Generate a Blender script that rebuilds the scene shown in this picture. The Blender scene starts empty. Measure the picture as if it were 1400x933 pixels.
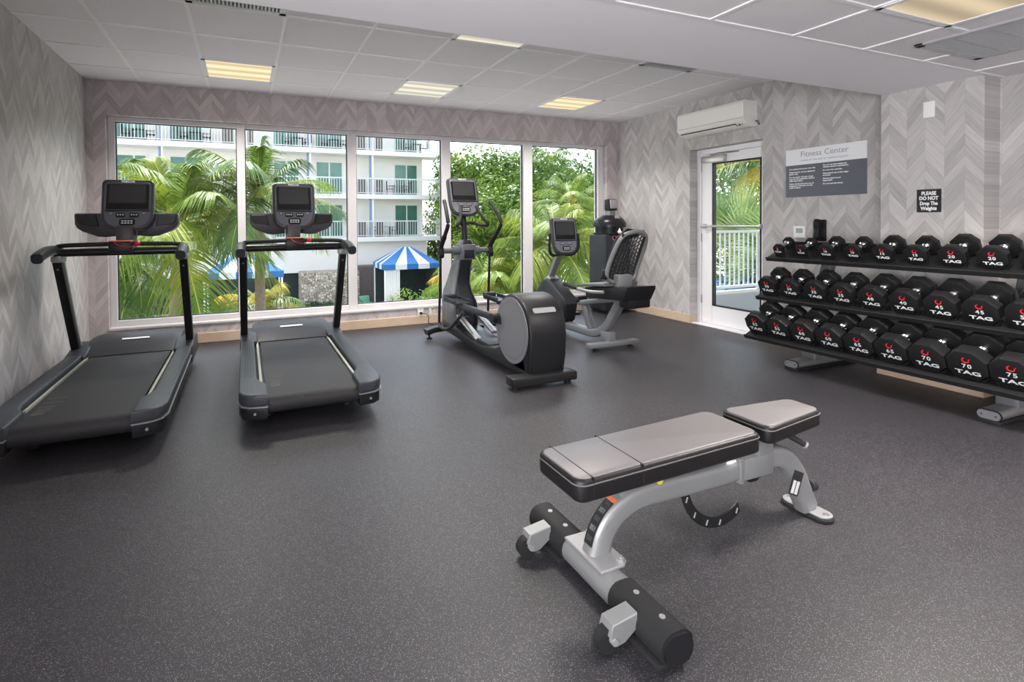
import bpy, bmesh, math, random
from mathutils import Vector, Matrix
from math import sin, cos, pi, radians as R_

scene = bpy.context.scene
COL = scene.collection

# ------------------------------------------------------------------ camera
cam_d = bpy.data.cameras.new('camera')
cam = bpy.data.objects.new('camera', cam_d)
COL.objects.link(cam)
scene.camera = cam
CR = Vector((0.92237483, -0.38623477, -0.00688281))
CU = Vector((0.0124402, 0.01189106, 0.99985191))
CF = Vector((0.38609572, 0.92232386, -0.01577285))
m = Matrix((CR, CU, -CF)).transposed().to_4x4()
m.translation = Vector((1.43196, -6.11295, 1.26201))
cam.matrix_world = m
cam_d.sensor_width = 36.0
cam_d.sensor_fit = 'HORIZONTAL'
cam_d.lens = 36.0 * 708.261 / 1400
cam_d.shift_x = (700 - 631.996) / 1400
cam_d.shift_y = -(466.5 - 314.579) / 1400
cam_d.clip_start = 0.05
cam_d.clip_end = 500

# ------------------------------------------------------------------ world, light, exposure
scene.view_settings.view_transform = 'Standard'
scene.view_settings.look = 'None'
scene.view_settings.gamma = 1.0
scene.view_settings.exposure = 0.0
scene.view_settings.use_curve_mapping = False
scene.cycles.use_denoising = True
scene.cycles.max_bounces = 10
scene.cycles.transparent_max_bounces = 24
scene.cycles.diffuse_bounces = 5

SKY_STRENGTH = 0.80
SUN_STRENGTH = 9.5
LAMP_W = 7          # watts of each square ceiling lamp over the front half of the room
BACK_W = 36

world = bpy.data.worlds.new('world')
scene.world = world
world.use_nodes = True
wn = world.node_tree; wn.nodes.clear()
wo = wn.nodes.new('ShaderNodeOutputWorld')
bg = wn.nodes.new('ShaderNodeBackground')
sky = wn.nodes.new('ShaderNodeTexSky')
sky.sky_type = 'NISHITA'
sky.sun_disc = False
sky.sun_elevation = R_(66)
sky.sun_rotation = R_(10)
sky.dust_density = 0.6
tc = wn.nodes.new('ShaderNodeTexCoord')
mp = wn.nodes.new('ShaderNodeMapping'); mp.inputs['Scale'].default_value = (1, 1, 3.2)
nz = wn.nodes.new('ShaderNodeTexNoise'); nz.inputs['Scale'].default_value = 4.2; nz.inputs['Detail'].default_value = 6
rp = wn.nodes.new('ShaderNodeValToRGB')
rp.color_ramp.elements[0].position = 0.42; rp.color_ramp.elements[0].color = (0, 0, 0, 1)
rp.color_ramp.elements[1].position = 0.60; rp.color_ramp.elements[1].color = (1, 1, 1, 1)
mx = wn.nodes.new('ShaderNodeMixRGB')
mx.inputs['Color2'].default_value = (1.55, 1.62, 1.75, 1)
L = wn.links.new
L(tc.outputs['Generated'], mp.inputs['Vector']); L(mp.outputs['Vector'], nz.inputs['Vector'])
L(nz.outputs['Fac'], rp.inputs['Fac']); L(rp.outputs['Color'], mx.inputs['Fac'])
hs_ = wn.nodes.new('ShaderNodeHueSaturation'); hs_.inputs['Saturation'].default_value = 0.55
L(sky.outputs['Color'], hs_.inputs['Color']); L(hs_.outputs['Color'], mx.inputs['Color1']); L(mx.outputs['Color'], bg.inputs['Color'])
bg.inputs['Strength'].default_value = SKY_STRENGTH
L(bg.outputs['Background'], wo.inputs['Surface'])

sun_d = bpy.data.lights.new('sun', 'SUN')
sun_d.energy = SUN_STRENGTH; sun_d.angle = R_(5); sun_d.color = (1.0, 0.96, 0.9)
sun = bpy.data.objects.new('sun', sun_d); COL.objects.link(sun)
sun.rotation_euler = (R_(-24), 0, R_(-12))

def area(name, x, y, z, sx, sy, w, color=(1, 0.95, 0.9)):
    d = bpy.data.lights.new(name, 'AREA'); d.shape = 'RECTANGLE'; d.size = sx; d.size_y = sy
    d.energy = w; d.color = color
    o = bpy.data.objects.new(name, d); COL.objects.link(o); o.location = (x, y, z)
    return o
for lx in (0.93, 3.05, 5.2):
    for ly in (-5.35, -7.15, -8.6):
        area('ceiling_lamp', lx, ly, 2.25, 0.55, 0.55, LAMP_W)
# fill lamp added on the left wall behind the camera; no window there
fill = area('left_fill', 0.04, -7.3, 1.45, 1.7, 3.6, 500, (0.98, 0.98, 1.0))
fill.rotation_euler = (0, R_(-104), 0)

# ------------------------------------------------------------------ material helpers
def mat(name, color, rough=0.5, metal=0.0, noise=0.0, nscale=20, bump=0.0, bscale=200, spec=0.5, emit=None, estr=1.0, sheen=0.0, coat=0.0):
    mt = bpy.data.materials.new(name); mt.use_nodes = True
    nt = mt.node_tree; b = nt.nodes['Principled BSDF']
    b.inputs['Base Color'].default_value = (*color, 1)
    b.inputs['Roughness'].default_value = rough
    b.inputs['Metallic'].default_value = metal
    b.inputs['Specular IOR Level'].default_value = spec
    if coat: b.inputs['Coat Weight'].default_value = coat
    tcn = nt.nodes.new('ShaderNodeTexCoord')
    if noise:
        n = nt.nodes.new('ShaderNodeTexNoise'); n.inputs['Scale'].default_value = nscale; n.inputs['Detail'].default_value = 4
        nt.links.new(tcn.outputs['Object'], n.inputs['Vector'])
        mr = nt.nodes.new('ShaderNodeMapRange'); mr.inputs['To Min'].default_value = 1 - noise; mr.inputs['To Max'].default_value = 1 + noise
        nt.links.new(n.outputs['Fac'], mr.inputs['Value'])
        vm = nt.nodes.new('ShaderNodeVectorMath'); vm.operation = 'SCALE'
        vm.inputs[0].default_value = color
        nt.links.new(mr.outputs['Result'], vm.inputs['Scale']); nt.links.new(vm.outputs['Vector'], b.inputs['Base Color'])
    if bump:
        n2 = nt.nodes.new('ShaderNodeTexNoise'); n2.inputs['Scale'].default_value = bscale; n2.inputs['Detail'].default_value = 3
        nt.links.new(tcn.outputs['Object'], n2.inputs['Vector'])
        bp = nt.nodes.new('ShaderNodeBump'); bp.inputs['Strength'].default_value = bump; bp.inputs['Distance'].default_value = 0.002
        nt.links.new(n2.outputs['Fac'], bp.inputs['Height']); nt.links.new(bp.outputs['Normal'], b.inputs['Normal'])
    if emit:
        b.inputs['Emission Color'].default_value = (*emit, 1); b.inputs['Emission Strength'].default_value = estr
    return mt

class NT:
    """small node-graph helper"""
    def __init__(s, mt): s.nt = mt.node_tree
    def new(s, t): return s.nt.nodes.new(t)
    def set(s, sock, v):
        if hasattr(v, 'links'): s.nt.links.new(v, sock)
        else: sock.default_value = v
    def m(s, op, a, b=0.0, c=0.0):
        n = s.new('ShaderNodeMath'); n.operation = op
        s.set(n.inputs[0], a); s.set(n.inputs[1], b); s.set(n.inputs[2], c)
        return n.outputs[0]
    def comb(s, x, y, z):
        n = s.new('ShaderNodeCombineXYZ'); s.set(n.inputs[0], x); s.set(n.inputs[1], y); s.set(n.inputs[2], z)
        return n.outputs[0]

def wallpaper(name, axis, tint=(1, 1, 1)):
    """chevron wood-look wallpaper: columns of slanted planks, each plank its own grey"""
    mt = bpy.data.materials.new(name); mt.use_nodes = True
    g = NT(mt); b = mt.node_tree.nodes['Principled BSDF']
    geo = g.new('ShaderNodeNewGeometry'); sp = g.new('ShaderNodeSeparateXYZ')
    mt.node_tree.links.new(geo.outputs['Position'], sp.inputs[0])
    u = sp.outputs[0] if axis == 'x' else sp.outputs[1]
    v = sp.outputs[2]
    W = 0.118; T = 0.078; S = 1.32
    t = g.m('DIVIDE', g.m('ADD', u, 20.0), W)
    col = g.m('FLOOR', t); f = g.m('SUBTRACT', t, col)
    odd = g.m('MODULO', col, 2.0)
    tri = g.m('ABSOLUTE', g.m('SUBTRACT', odd, f))
    bb = g.m('DIVIDE', g.m('SUBTRACT', v, g.m('MULTIPLY', tri, W * S)), T)
    ids = g.m('FLOOR', bb); bf = g.m('SUBTRACT', bb, ids)
    wn_ = g.new('ShaderNodeTexWhiteNoise'); wn_.noise_dimensions = '3D'
    g.set(wn_.inputs['Vector'], g.comb(col, ids, 3.0))
    # wood grain along each plank
    ns = g.new('ShaderNodeTexNoise'); ns.inputs['Scale'].default_value = 1.0; ns.inputs['Detail'].default_value = 4
    g.set(ns.inputs['Vector'], g.comb(g.m('MULTIPLY', f, 1.6), g.m('MULTIPLY', bb, 5.0), g.m('MULTIPLY', col, 7.3)))
    big = g.new('ShaderNodeTexNoise'); big.inputs['Scale'].default_value = 1.3; big.inputs['Detail'].default_value = 2
    mt.node_tree.links.new(geo.outputs['Position'], big.inputs['Vector'])
    edge = g.m('LESS_THAN', g.m('MINIMUM', bf, g.m('SUBTRACT', 1.0, bf)), 0.05)
    seam = g.m('LESS_THAN', g.m('MINIMUM', f, g.m('SUBTRACT', 1.0, f)), 0.012)
    val = g.m('ADD', g.m('MULTIPLY', wn_.outputs['Value'], 0.42), g.m('MULTIPLY', ns.outputs['Fac'], 0.58))
    val = g.m('SUBTRACT', val, g.m('MULTIPLY', g.m('MAXIMUM', edge, seam), 0.12))
    val = g.m('ADD', val, g.m('MULTIPLY', g.m('SUBTRACT', big.outputs['Fac'], 0.5), 0.25))
    cr = g.new('ShaderNodeValToRGB')
    e = cr.color_ramp.elements
    e[0].position = 0.15; e[0].color = (0.34 * tint[0], 0.33 * tint[1], 0.33 * tint[2], 1)
    e[1].position = 0.85; e[1].color = (0.60 * tint[0], 0.585 * tint[1], 0.58 * tint[2], 1)
    g.set(cr.inputs['Fac'], val)
    mt.node_tree.links.new(cr.outputs['Color'], b.inputs['Base Color'])
    b.inputs['Roughness'].default_value = 0.62
    b.inputs['Specular IOR Level'].default_value = 0.3
    return mt

def floor_mat():
    mt = bpy.data.materials.new('rubber_floor'); mt.use_nodes = True
    g = NT(mt); b = mt.node_tree.nodes['Principled BSDF']
    tcn = g.new('ShaderNodeTexCoord')
    v = g.new('ShaderNodeTexVoronoi'); v.inputs['Scale'].default_value = 380
    mt.node_tree.links.new(tcn.outputs['Object'], v.inputs['Vector'])
    wn_ = g.new('ShaderNodeSeparateColor'); mt.node_tree.links.new(v.outputs['Color'], wn_.inputs[0])
    n = g.new('ShaderNodeTexNoise'); n.inputs['Scale'].default_value = 120; n.inputs['Detail'].default_value = 3
    mt.node_tree.links.new(tcn.outputs['Object'], n.inputs['Vector'])
    n2 = g.new('ShaderNodeTexNoise'); n2.inputs['Scale'].default_value = 0.9; n2.inputs['Detail'].default_value = 3
    mt.node_tree.links.new(tcn.outputs['Object'], n2.inputs['Vector'])
    fleck = g.m('MULTIPLY', g.m('GREATER_THAN', wn_.outputs[0], 0.80), g.m('LESS_THAN', v.outputs['Distance'], 0.42))
    cr = g.new('ShaderNodeValToRGB'); e = cr.color_ramp.elements
    e[0].position = 0.3; e[0].color = (0.012, 0.0113, 0.0138, 1); e[1].position = 0.7; e[1].color = (0.027, 0.0255, 0.031, 1)
    g.set(cr.inputs['Fac'], n.outputs['Fac'])
    mixr = g.new('ShaderNodeMixRGB'); g.set(mixr.inputs['Fac'], g.m('MULTIPLY', fleck, 0.85))
    mt.node_tree.links.new(cr.outputs['Color'], mixr.inputs['Color1']); mixr.inputs['Color2'].default_value = (0.23, 0.215, 0.235, 1)
    sc = g.new('ShaderNodeVectorMath'); sc.operation = 'SCALE'
    mt.node_tree.links.new(mixr.outputs['Color'], sc.inputs[0]); g.set(sc.inputs['Scale'], g.m('ADD', 0.85, g.m('MULTIPLY', n2.outputs['Fac'], 0.3)))
    mt.node_tree.links.new(sc.outputs['Vector'], b.inputs['Base Color'])
    bp = g.new('ShaderNodeBump'); bp.inputs['Strength'].default_value = 0.25; bp.inputs['Distance'].default_value = 0.002
    mt.node_tree.links.new(n.outputs['Fac'], bp.inputs['Height']); mt.node_tree.links.new(bp.outputs['Normal'], b.inputs['Normal'])
    b.inputs['Roughness'].default_value = 0.47
    b.inputs['Specular IOR Level'].default_value = 0.5
    return mt

def glass_mat(name, tint=(0.93, 0.97, 0.95), refl=0.6):
    mt = bpy.data.materials.new(name); mt.use_nodes = True
    nt = mt.node_tree; nt.nodes.clear()
    o = nt.nodes.new('ShaderNodeOutputMaterial'); mxs = nt.nodes.new('ShaderNodeMixShader')
    t = nt.nodes.new('ShaderNodeBsdfTransparent'); t.inputs[0].default_value = (*tint, 1)
    gl = nt.nodes.new('ShaderNodeBsdfGlossy'); gl.inputs['Roughness'].default_value = 0.02
    fr = nt.nodes.new('ShaderNodeFresnel'); fr.inputs[0].default_value = 1.35
    mu = nt.nodes.new('ShaderNodeMath'); mu.operation = 'MULTIPLY'; mu.inputs[1].default_value = refl
    nt.links.new(fr.outputs[0], mu.inputs[0]); nt.links.new(mu.outputs[0], mxs.inputs[0])
    nt.links.new(t.outputs[0], mxs.inputs[1]); nt.links.new(gl.outputs[0], mxs.inputs[2]); nt.links.new(mxs.outputs[0], o.inputs[0])
    return mt

def leaf_mat(name, c1, c2, trans=0.35, scale=3.0):
    mt = bpy.data.materials.new(name); mt.use_nodes = True
    nt = mt.node_tree; nt.nodes.clear()
    o = nt.nodes.new('ShaderNodeOutputMaterial'); ms = nt.nodes.new('ShaderNodeMixShader'); ms.inputs[0].default_value = trans
    d = nt.nodes.new('ShaderNodeBsdfPrincipled'); d.inputs['Roughness'].default_value = 0.45; d.inputs['Specular IOR Level'].default_value = 0.35
    tr = nt.nodes.new('ShaderNodeBsdfTranslucent')
    t = nt.nodes.new('ShaderNodeTexCoord'); n = nt.nodes.new('ShaderNodeTexNoise'); n.inputs['Scale'].default_value = scale; n.inputs['Detail'].default_value = 5
    cr = nt.nodes.new('ShaderNodeValToRGB'); e = cr.color_ramp.elements
    e[0].position = 0.35; e[0].color = (*c1, 1); e[1].position = 0.65; e[1].color = (*c2, 1)
    nt.links.new(t.outputs['Object'], n.inputs['Vector']); nt.links.new(n.outputs['Fac'], cr.inputs['Fac'])
    nt.links.new(cr.outputs['Color'], d.inputs['Base Color']); nt.links.new(cr.outputs['Color'], tr.inputs['Color'])
    nt.links.new(d.outputs[0], ms.inputs[1]); nt.links.new(tr.outputs[0], ms.inputs[2]); nt.links.new(ms.outputs[0], o.inputs[0])
    return mt

def stone_mat():
    mt = bpy.data.materials.new('stacked_stone'); mt.use_nodes = True
    g = NT(mt); b = mt.node_tree.nodes['Principled BSDF']
    tcn = g.new('ShaderNodeTexCoord')
    v = g.new('ShaderNodeTexVoronoi'); v.inputs['Scale'].default_value = 6.0
    v2 = g.new('ShaderNodeTexVoronoi'); v2.inputs['Scale'].default_value = 6.0; v2.feature = 'DISTANCE_TO_EDGE'
    for q in (v, v2): mt.node_tree.links.new(tcn.outputs['Object'], q.inputs['Vector'])
    s = g.new('ShaderNodeSeparateColor'); mt.node_tree.links.new(v.outputs['Color'], s.inputs[0])
    cr = g.new('ShaderNodeValToRGB'); e = cr.color_ramp.elements
    e[0].color = (0.36, 0.29, 0.22, 1); e[1].color = (0.85, 0.74, 0.62, 1)
    g.set(cr.inputs['Fac'], s.outputs[0])
    mixr = g.new('ShaderNodeMixRGB'); g.set(mixr.inputs['Fac'], g.m('LESS_THAN', v2.outputs['Distance'], 0.05))
    mt.node_tree.links.new(cr.outputs['Color'], mixr.inputs['Color1']); mixr.inputs['Color2'].default_value = (0.10, 0.085, 0.07, 1)
    mt.node_tree.links.new(mixr.outputs['Color'], b.inputs['Base Color']); b.inputs['Roughness'].default_value = 0.9
    return mt

def stripe_mat(name, width, a=(0.02, 0.13, 0.42), c=(0.80, 0.82, 0.86)):
    mt = bpy.data.materials.new(name); mt.use_nodes = True
    g = NT(mt); b = mt.node_tree.nodes['Principled BSDF']
    uvn = g.new('ShaderNodeUVMap'); sp = g.new('ShaderNodeSeparateXYZ')
    mt.node_tree.links.new(uvn.outputs[0], sp.inputs[0])
    st = g.m('MODULO', g.m('FLOOR', g.m('DIVIDE', sp.outputs[0], width)), 2.0)
    mixr = g.new('ShaderNodeMixRGB'); g.set(mixr.inputs['Fac'], st)
    mixr.inputs['Color1'].default_value = (*a, 1); mixr.inputs['Color2'].default_value = (*c, 1)
    mt.node_tree.links.new(mixr.outputs['Color'], b.inputs['Base Color']); b.inputs['Roughness'].default_value = 0.8
    return mt

def belt_mat():
    mt = mat('tread_belt', (0.022, 0.0215, 0.024), 0.6, spec=0.3, bump=0.15, bscale=500)
    return mt

M = {
 'paper_x': wallpaper('wallpaper_back', 'x', (1.03, 0.96, 0.975)),
 'paper_y': wallpaper('wallpaper_side', 'y', (1.0, 0.985, 0.98)),
 'floor': floor_mat(),
 'tile': mat('ceiling_tile', (0.74, 0.715, 0.735), 0.9, noise=0.04, nscale=60, bump=0.1, bscale=350),
 'grid': mat('ceiling_grid_metal', (0.80, 0.79, 0.80), 0.5),
 'drywall': mat('painted_drywall', (0.86, 0.84, 0.875), 0.8, noise=0.015, nscale=3),
 'wood_base': mat('pale_wood_baseboard', (0.60, 0.46, 0.34), 0.5, noise=0.12, nscale=9),
 'white_frame': mat('white_window_frame', (0.64, 0.625, 0.64), 0.35),
 'white_door': mat('white_door_paint', (0.84, 0.83, 0.85), 0.35),
 'gasket': mat('black_gasket', (0.012, 0.013, 0.013), 0.5),
 'glass': glass_mat('window_glass', (0.97, 0.99, 0.98), 0.2),
 'bglass': mat('door_glass_dark', (0.07, 0.19, 0.15), 0.12, noise=0.6, nscale=0.9, spec=0.6),
 'ac': mat('white_plastic', (0.80, 0.79, 0.75), 0.35),
 'white_pl': mat('white_cover_plate', (0.83, 0.83, 0.82), 0.4),
 'lcd': mat('grey_lcd', (0.28, 0.31, 0.29), 0.2),
 'black_pl': mat('black_plastic', (0.011, 0.011, 0.013), 0.42, spec=0.28, bump=0.05, bscale=400),
 'black_gl': mat('black_gloss_plastic', (0.014, 0.014, 0.017), 0.28, spec=0.28),
 'dark_pl': mat('charcoal_plastic', (0.024, 0.026, 0.032), 0.42, spec=0.28, bump=0.04, bscale=500),
 'cons': mat('charcoal_console_plastic', (0.050, 0.050, 0.058), 0.38, spec=0.28),
 'cons_face': mat('grey_console_face', (0.20, 0.20, 0.225), 0.38),
 'cons_dark': mat('dark_grey_console_face', (0.10, 0.102, 0.120), 0.38),
 'screen': mat('dark_screen', (0.055, 0.056, 0.056), 0.15, coat=0.3),
 'rail_grey': mat('grey_side_rail', (0.036, 0.040, 0.049), 0.42, spec=0.35, bump=0.05, bscale=400),
 'belt': belt_mat(),
 'silver': mat('silver_painted_metal', (0.25, 0.255, 0.26), 0.38, metal=0.35),
 'silver_lt': mat('light_silver_metal', (0.36, 0.36, 0.37), 0.32, metal=0.4),
 'chrome': mat('chrome', (0.80, 0.80, 0.82), 0.12, metal=1.0),
 'satin': mat('satin_steel', (0.55, 0.54, 0.54), 0.3, metal=0.9),
 'black_metal': mat('black_powder_coat', (0.014, 0.014, 0.015), 0.34, spec=0.28),
 'rubber': mat('black_rubber', (0.016, 0.016, 0.017), 0.62, spec=0.28, bump=0.1, bscale=300),
 'urethane': mat('black_urethane', (0.010, 0.010, 0.011), 0.36, spec=0.35, bump=0.03, bscale=90),
 'vinyl_sheen': mat('vinyl_window_sheen', (0.155, 0.143, 0.148), 0.40, bump=0.12, bscale=260),  # pad tops: window reflection put into the colour as a paler grey
 'vinyl_dk': mat('black_vinyl_side', (0.010, 0.009, 0.010), 0.42, spec=0.35, bump=0.12, bscale=260),
 'stitch': mat('stitching', (0.10, 0.095, 0.095), 0.7),
 'ell_grey': mat('grey_shroud', (0.095, 0.10, 0.108), 0.35),
 'disc': mat('grey_disc', (0.17, 0.17, 0.185), 0.5),
 'mesh_blk': mat('black_mesh_back', (0.015, 0.015, 0.016), 0.6),
 'bike_grey': mat('bike_grey_frame', (0.20, 0.205, 0.215), 0.38, metal=0.3),
 'red': mat('red_mark', (0.75, 0.02, 0.025), 0.45),
 'red_pl': mat('red_plastic', (0.60, 0.01, 0.03), 0.35),
 'orange': mat('orange_label', (0.70, 0.16, 0.06), 0.5),
 'lettering': mat('pale_lettering', (0.62, 0.65, 0.66), 0.5),
 'lettering_w': mat('white_lettering', (0.85, 0.85, 0.85), 0.5),
 'pink': mat('pink_mark', (0.65, 0.15, 0.30), 0.5),
 'sign_w': mat('sign_white_panel', (0.80, 0.81, 0.84), 0.3),
 'sign_g': mat('sign_slate_panel', (0.105, 0.11, 0.14), 0.35),
 'sign_txt': mat('sign_grey_text', (0.30, 0.31, 0.35), 0.5),
 'sign_k': mat('sign_black', (0.018, 0.018, 0.022), 0.35),
 'label_blk': mat('warning_label_black', (0.02, 0.02, 0.02), 0.4),
 'label_wht': mat('label_white', (0.6, 0.6, 0.6), 0.5),
 'yellow': mat('yellow_knob', (0.6, 0.55, 0.05), 0.4),
 'brass': mat('brass_plug', (0.35, 0.22, 0.06), 0.4),
 'grille': mat('grey_grille', (0.45, 0.45, 0.47), 0.4, metal=0.3),
 'duct': mat('dark_duct', (0.12, 0.12, 0.125), 0.7),
 'stucco': mat('white_stucco', (0.87, 0.835, 0.80), 0.85, noise=0.03, nscale=1.5, bump=0.2, bscale=40),
 'stucco_b': mat('bluish_white_stucco', (0.76, 0.76, 0.78), 0.85),
 'slab': mat('white_slab_edge', (0.84, 0.82, 0.80), 0.7),
 'rail_w': mat('white_railing', (0.76, 0.77, 0.77), 0.5),
 'louver': mat('brown_louver', (0.16, 0.13, 0.11), 0.7),
 'blue': mat('blue_paint', (0.20, 0.28, 0.50), 0.6),
 'blue_cloth': mat('blue_canvas', (0.02, 0.13, 0.42), 0.8),
 'stripes': stripe_mat('striped_canvas', 0.5, (0.03, 0.16, 0.45), (0.72, 0.74, 0.78)),
 'stone': stone_mat(),
 'brown_wall': mat('dark_brown_cladding', (0.13, 0.105, 0.10), 0.8, noise=0.3, nscale=6),
 'dark_in': mat('dark_interior_fabric', (0.03, 0.045, 0.045), 0.9, noise=0.4, nscale=4),
 'patio': mat('patio_paving', (0.48, 0.45, 0.41), 0.9, noise=0.15, nscale=2),
 'bounce_ground': mat('pale_bounce_ground', (0.62, 0.60, 0.57), 0.9, noise=0.08, nscale=2),  # kept pale to bounce sunlight in through the window
 'balc_floor': mat('grey_walkway', (0.30, 0.30, 0.29), 0.55, noise=0.1, nscale=6),
 'balc_rail': mat('pale_aluminium_railing', (0.78, 0.78, 0.76), 0.4),
 'cushion': mat('mint_cushion', (0.25, 0.55, 0.36), 0.9),
 'dark_furn': mat('dark_furniture', (0.035, 0.035, 0.035), 0.6),
 'trunk': mat('palm_trunk', (0.22, 0.17, 0.13), 0.9, noise=0.35, nscale=14),
 'bark': mat('tree_bark', (0.16, 0.13, 0.10), 0.9, noise=0.3, nscale=8),
 'palm_a': leaf_mat('palm_leaf_bright', (0.07, 0.15, 0.02), (0.23, 0.32, 0.055), 0.4, 0.9),
 'palm_b': leaf_mat('palm_leaf_yellow', (0.11, 0.20, 0.02), (0.36, 0.40, 0.06), 0.4, 0.8),
 'palm_c': leaf_mat('palm_leaf_deep', (0.035, 0.09, 0.025), (0.14, 0.23, 0.06), 0.3, 0.9),
 'palm_o': leaf_mat('palm_leaf_orange', (0.20, 0.24, 0.03), (0.60, 0.40, 0.05), 0.3, 1.2),
 'fan': leaf_mat('fan_leaf', (0.08, 0.17, 0.07), (0.38, 0.46, 0.16), 0.3, 1.0),
 'leaf_a': leaf_mat('tree_leaf', (0.035, 0.085, 0.012), (0.15, 0.25, 0.035), 0.35, 1.1),
 'leaf_b': leaf_mat('tree_leaf_light', (0.06, 0.14, 0.012), (0.24, 0.34, 0.05), 0.35, 1.1),
 'leaf_c': leaf_mat('tree_leaf_dark', (0.018, 0.05, 0.014), (0.09, 0.17, 0.04), 0.3, 1.4),
 'rachis': mat('palm_rachis', (0.45, 0.42, 0.08), 0.6),
}

# ------------------------------------------------------------------ geometry helpers
def V(*a): return Vector(a)
def nb(): return bmesh.new()
I4 = Matrix.Identity(4)
def T(x, y, z): return Matrix.Translation((x, y, z))
def RX(a): return Matrix.Rotation(R_(a), 4, 'X')
def RY(a): return Matrix.Rotation(R_(a), 4, 'Y')
def RZ(a): return Matrix.Rotation(R_(a), 4, 'Z')

def obj(name, bm, m, parent=None, smooth=True, ang=35, loc=None):
    me = bpy.data.meshes.new(name)
    bmesh.ops.recalc_face_normals(bm, faces=bm.faces[:]) if smooth is not None else None
    bm.to_mesh(me); bm.free()
    me.materials.append(M[m] if isinstance(m, str) else m)
    if smooth:
        for p in me.polygons: p.use_smooth = True
        me.set_sharp_from_angle(angle=R_(ang))
    o = bpy.data.objects.new(name, me); COL.objects.link(o)
    if parent is not None: o.parent = parent
    if loc: o.location = loc
    return o

def thing(name, label, cat, loc=(0, 0, 0), rz=0.0, group=None):
    o = bpy.data.objects.new(name, None); COL.objects.link(o)
    o.location = loc; o.rotation_euler = (0, 0, rz); o.empty_display_size = 0.2
    o['label'] = label; o['category'] = cat
    if group: o['group'] = group
    return o
def tag(o, label, cat, group=None):
    o['label'] = label; o['category'] = cat
    if group: o['group'] = group
    return o
def struct(name, bm, m, parent=None, smooth=False, kind=True):
    o = obj(name, bm, m, parent, smooth=smooth)
    if parent is None: o['kind'] = 'structure'
    return o
def dup(root, loc=None, rz=None, label=None, group=None):
    r = root.copy(); COL.objects.link(r)
    if loc is not None: r.location = loc
    if rz is not None: r.rotation_euler = (0, 0, rz)
    if label: r['label'] = label
    if group: r['group'] = group
    for ch in list(root.children):
        c = ch.copy(); COL.objects.link(c); c.parent = r
        for g in list(ch.children):
            d = g.copy(); COL.objects.link(d); d.parent = c
    return r

def box(bm, x0, x1, y0, y1, z0, z1, r=0.0, seg=2, mt=None):
    r_ = bmesh.ops.create_cube(bm, size=1.0)
    vs = r_['verts']
    mm = T((x0 + x1) / 2, (y0 + y1) / 2, (z0 + z1) / 2) @ Matrix.Diagonal((abs(x1 - x0), abs(y1 - y0), abs(z1 - z0), 1))
    bmesh.ops.transform(bm, matrix=mm, verts=vs)
    if r > 0:
        es = set(e for v in vs for e in v.link_edges)
        res = bmesh.ops.bevel(bm, geom=list(es), offset=r, segments=seg, profile=0.5, affect='EDGES')
        vs = list({v for f in res['faces'] for v in f.verts} | {v for v in vs if v.is_valid})
    if mt is not None: bmesh.ops.transform(bm, matrix=mt, verts=vs)
    return vs

def cyl(bm, p0, p1, r0, r1=None, n=16, caps=True):
    p0 = Vector(p0); p1 = Vector(p1)
    if r1 is None: r1 = r0
    d = (p1 - p0)
    q = d.to_track_quat('Z', 'Y').to_matrix().to_4x4()
    mm = Matrix.Translation((p0 + p1) / 2) @ q
    return bmesh.ops.create_cone(bm, cap_ends=caps, segments=n, radius1=r0, radius2=r1, depth=d.length, matrix=mm)['verts']

def smooth_path(pts, n=6):
    P = [Vector(p) for p in pts]
    if len(P) < 3: return P
    P = [P[0] * 2 - P[1]] + P + [P[-1] * 2 - P[-2]]
    out = []
    for i in range(1, len(P) - 2):
        for k in range(n):
            t = k / n
            a, b, c, d = P[i - 1], P[i], P[i + 1], P[i + 2]
            out.append(0.5 * ((2 * b) + (c - a) * t + (2 * a - 5 * b + 4 * c - d) * t * t + (3 * b - a - 3 * c + d) * t ** 3))
    out.append(P[-2])
    return out

def tube(bm, pts, r, n=10, sec=None, up=(0, 0, 1), radii=None, caps=True):
    """sweep a circle (or the 2-D section sec) along pts; up fixes the section's v direction"""
    pts = [Vector(p) for p in pts]
    if sec is None: sec = [(cos(2 * pi * k / n), sin(2 * pi * k / n)) for k in range(n)]; sc_ = r
    else: sc_ = 1.0
    rings = []
    u0 = Vector(up)
    for i, p in enumerate(pts):
        d = (pts[min(i + 1, len(pts) - 1)] - pts[max(i - 1, 0)]).normalized()
        s = d.cross(u0)
        if s.length < 1e-4: s = d.cross(Vector((0, 1, 0.01)))
        s.normalize(); u = s.cross(d).normalized()
        k = radii[i] if radii else sc_
        rings.append([bm.verts.new(p + s * a * k + u * b * k) for a, b in sec])
    m_ = len(sec)
    for i in range(len(rings) - 1):
        for j in range(m_):
            bm.faces.new((rings[i][j], rings[i][(j + 1) % m_], rings[i + 1][(j + 1) % m_], rings[i + 1][j]))
    if caps:
        bm.faces.new(rings[0][::-1]); bm.faces.new(rings[-1])
    return rings

def rrect(w, h, r, n=4):
    out = []
    for cx, cy, a0 in ((w / 2 - r, h / 2 - r, 0), (-w / 2 + r, h / 2 - r, 90), (-w / 2 + r, -h / 2 + r, 180), (w / 2 - r, -h / 2 + r, 270)):
        for k in range(n + 1):
            a = R_(a0 + 90 * k / n); out.append((cx + r * cos(a), cy + r * sin(a)))
    return out

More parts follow.
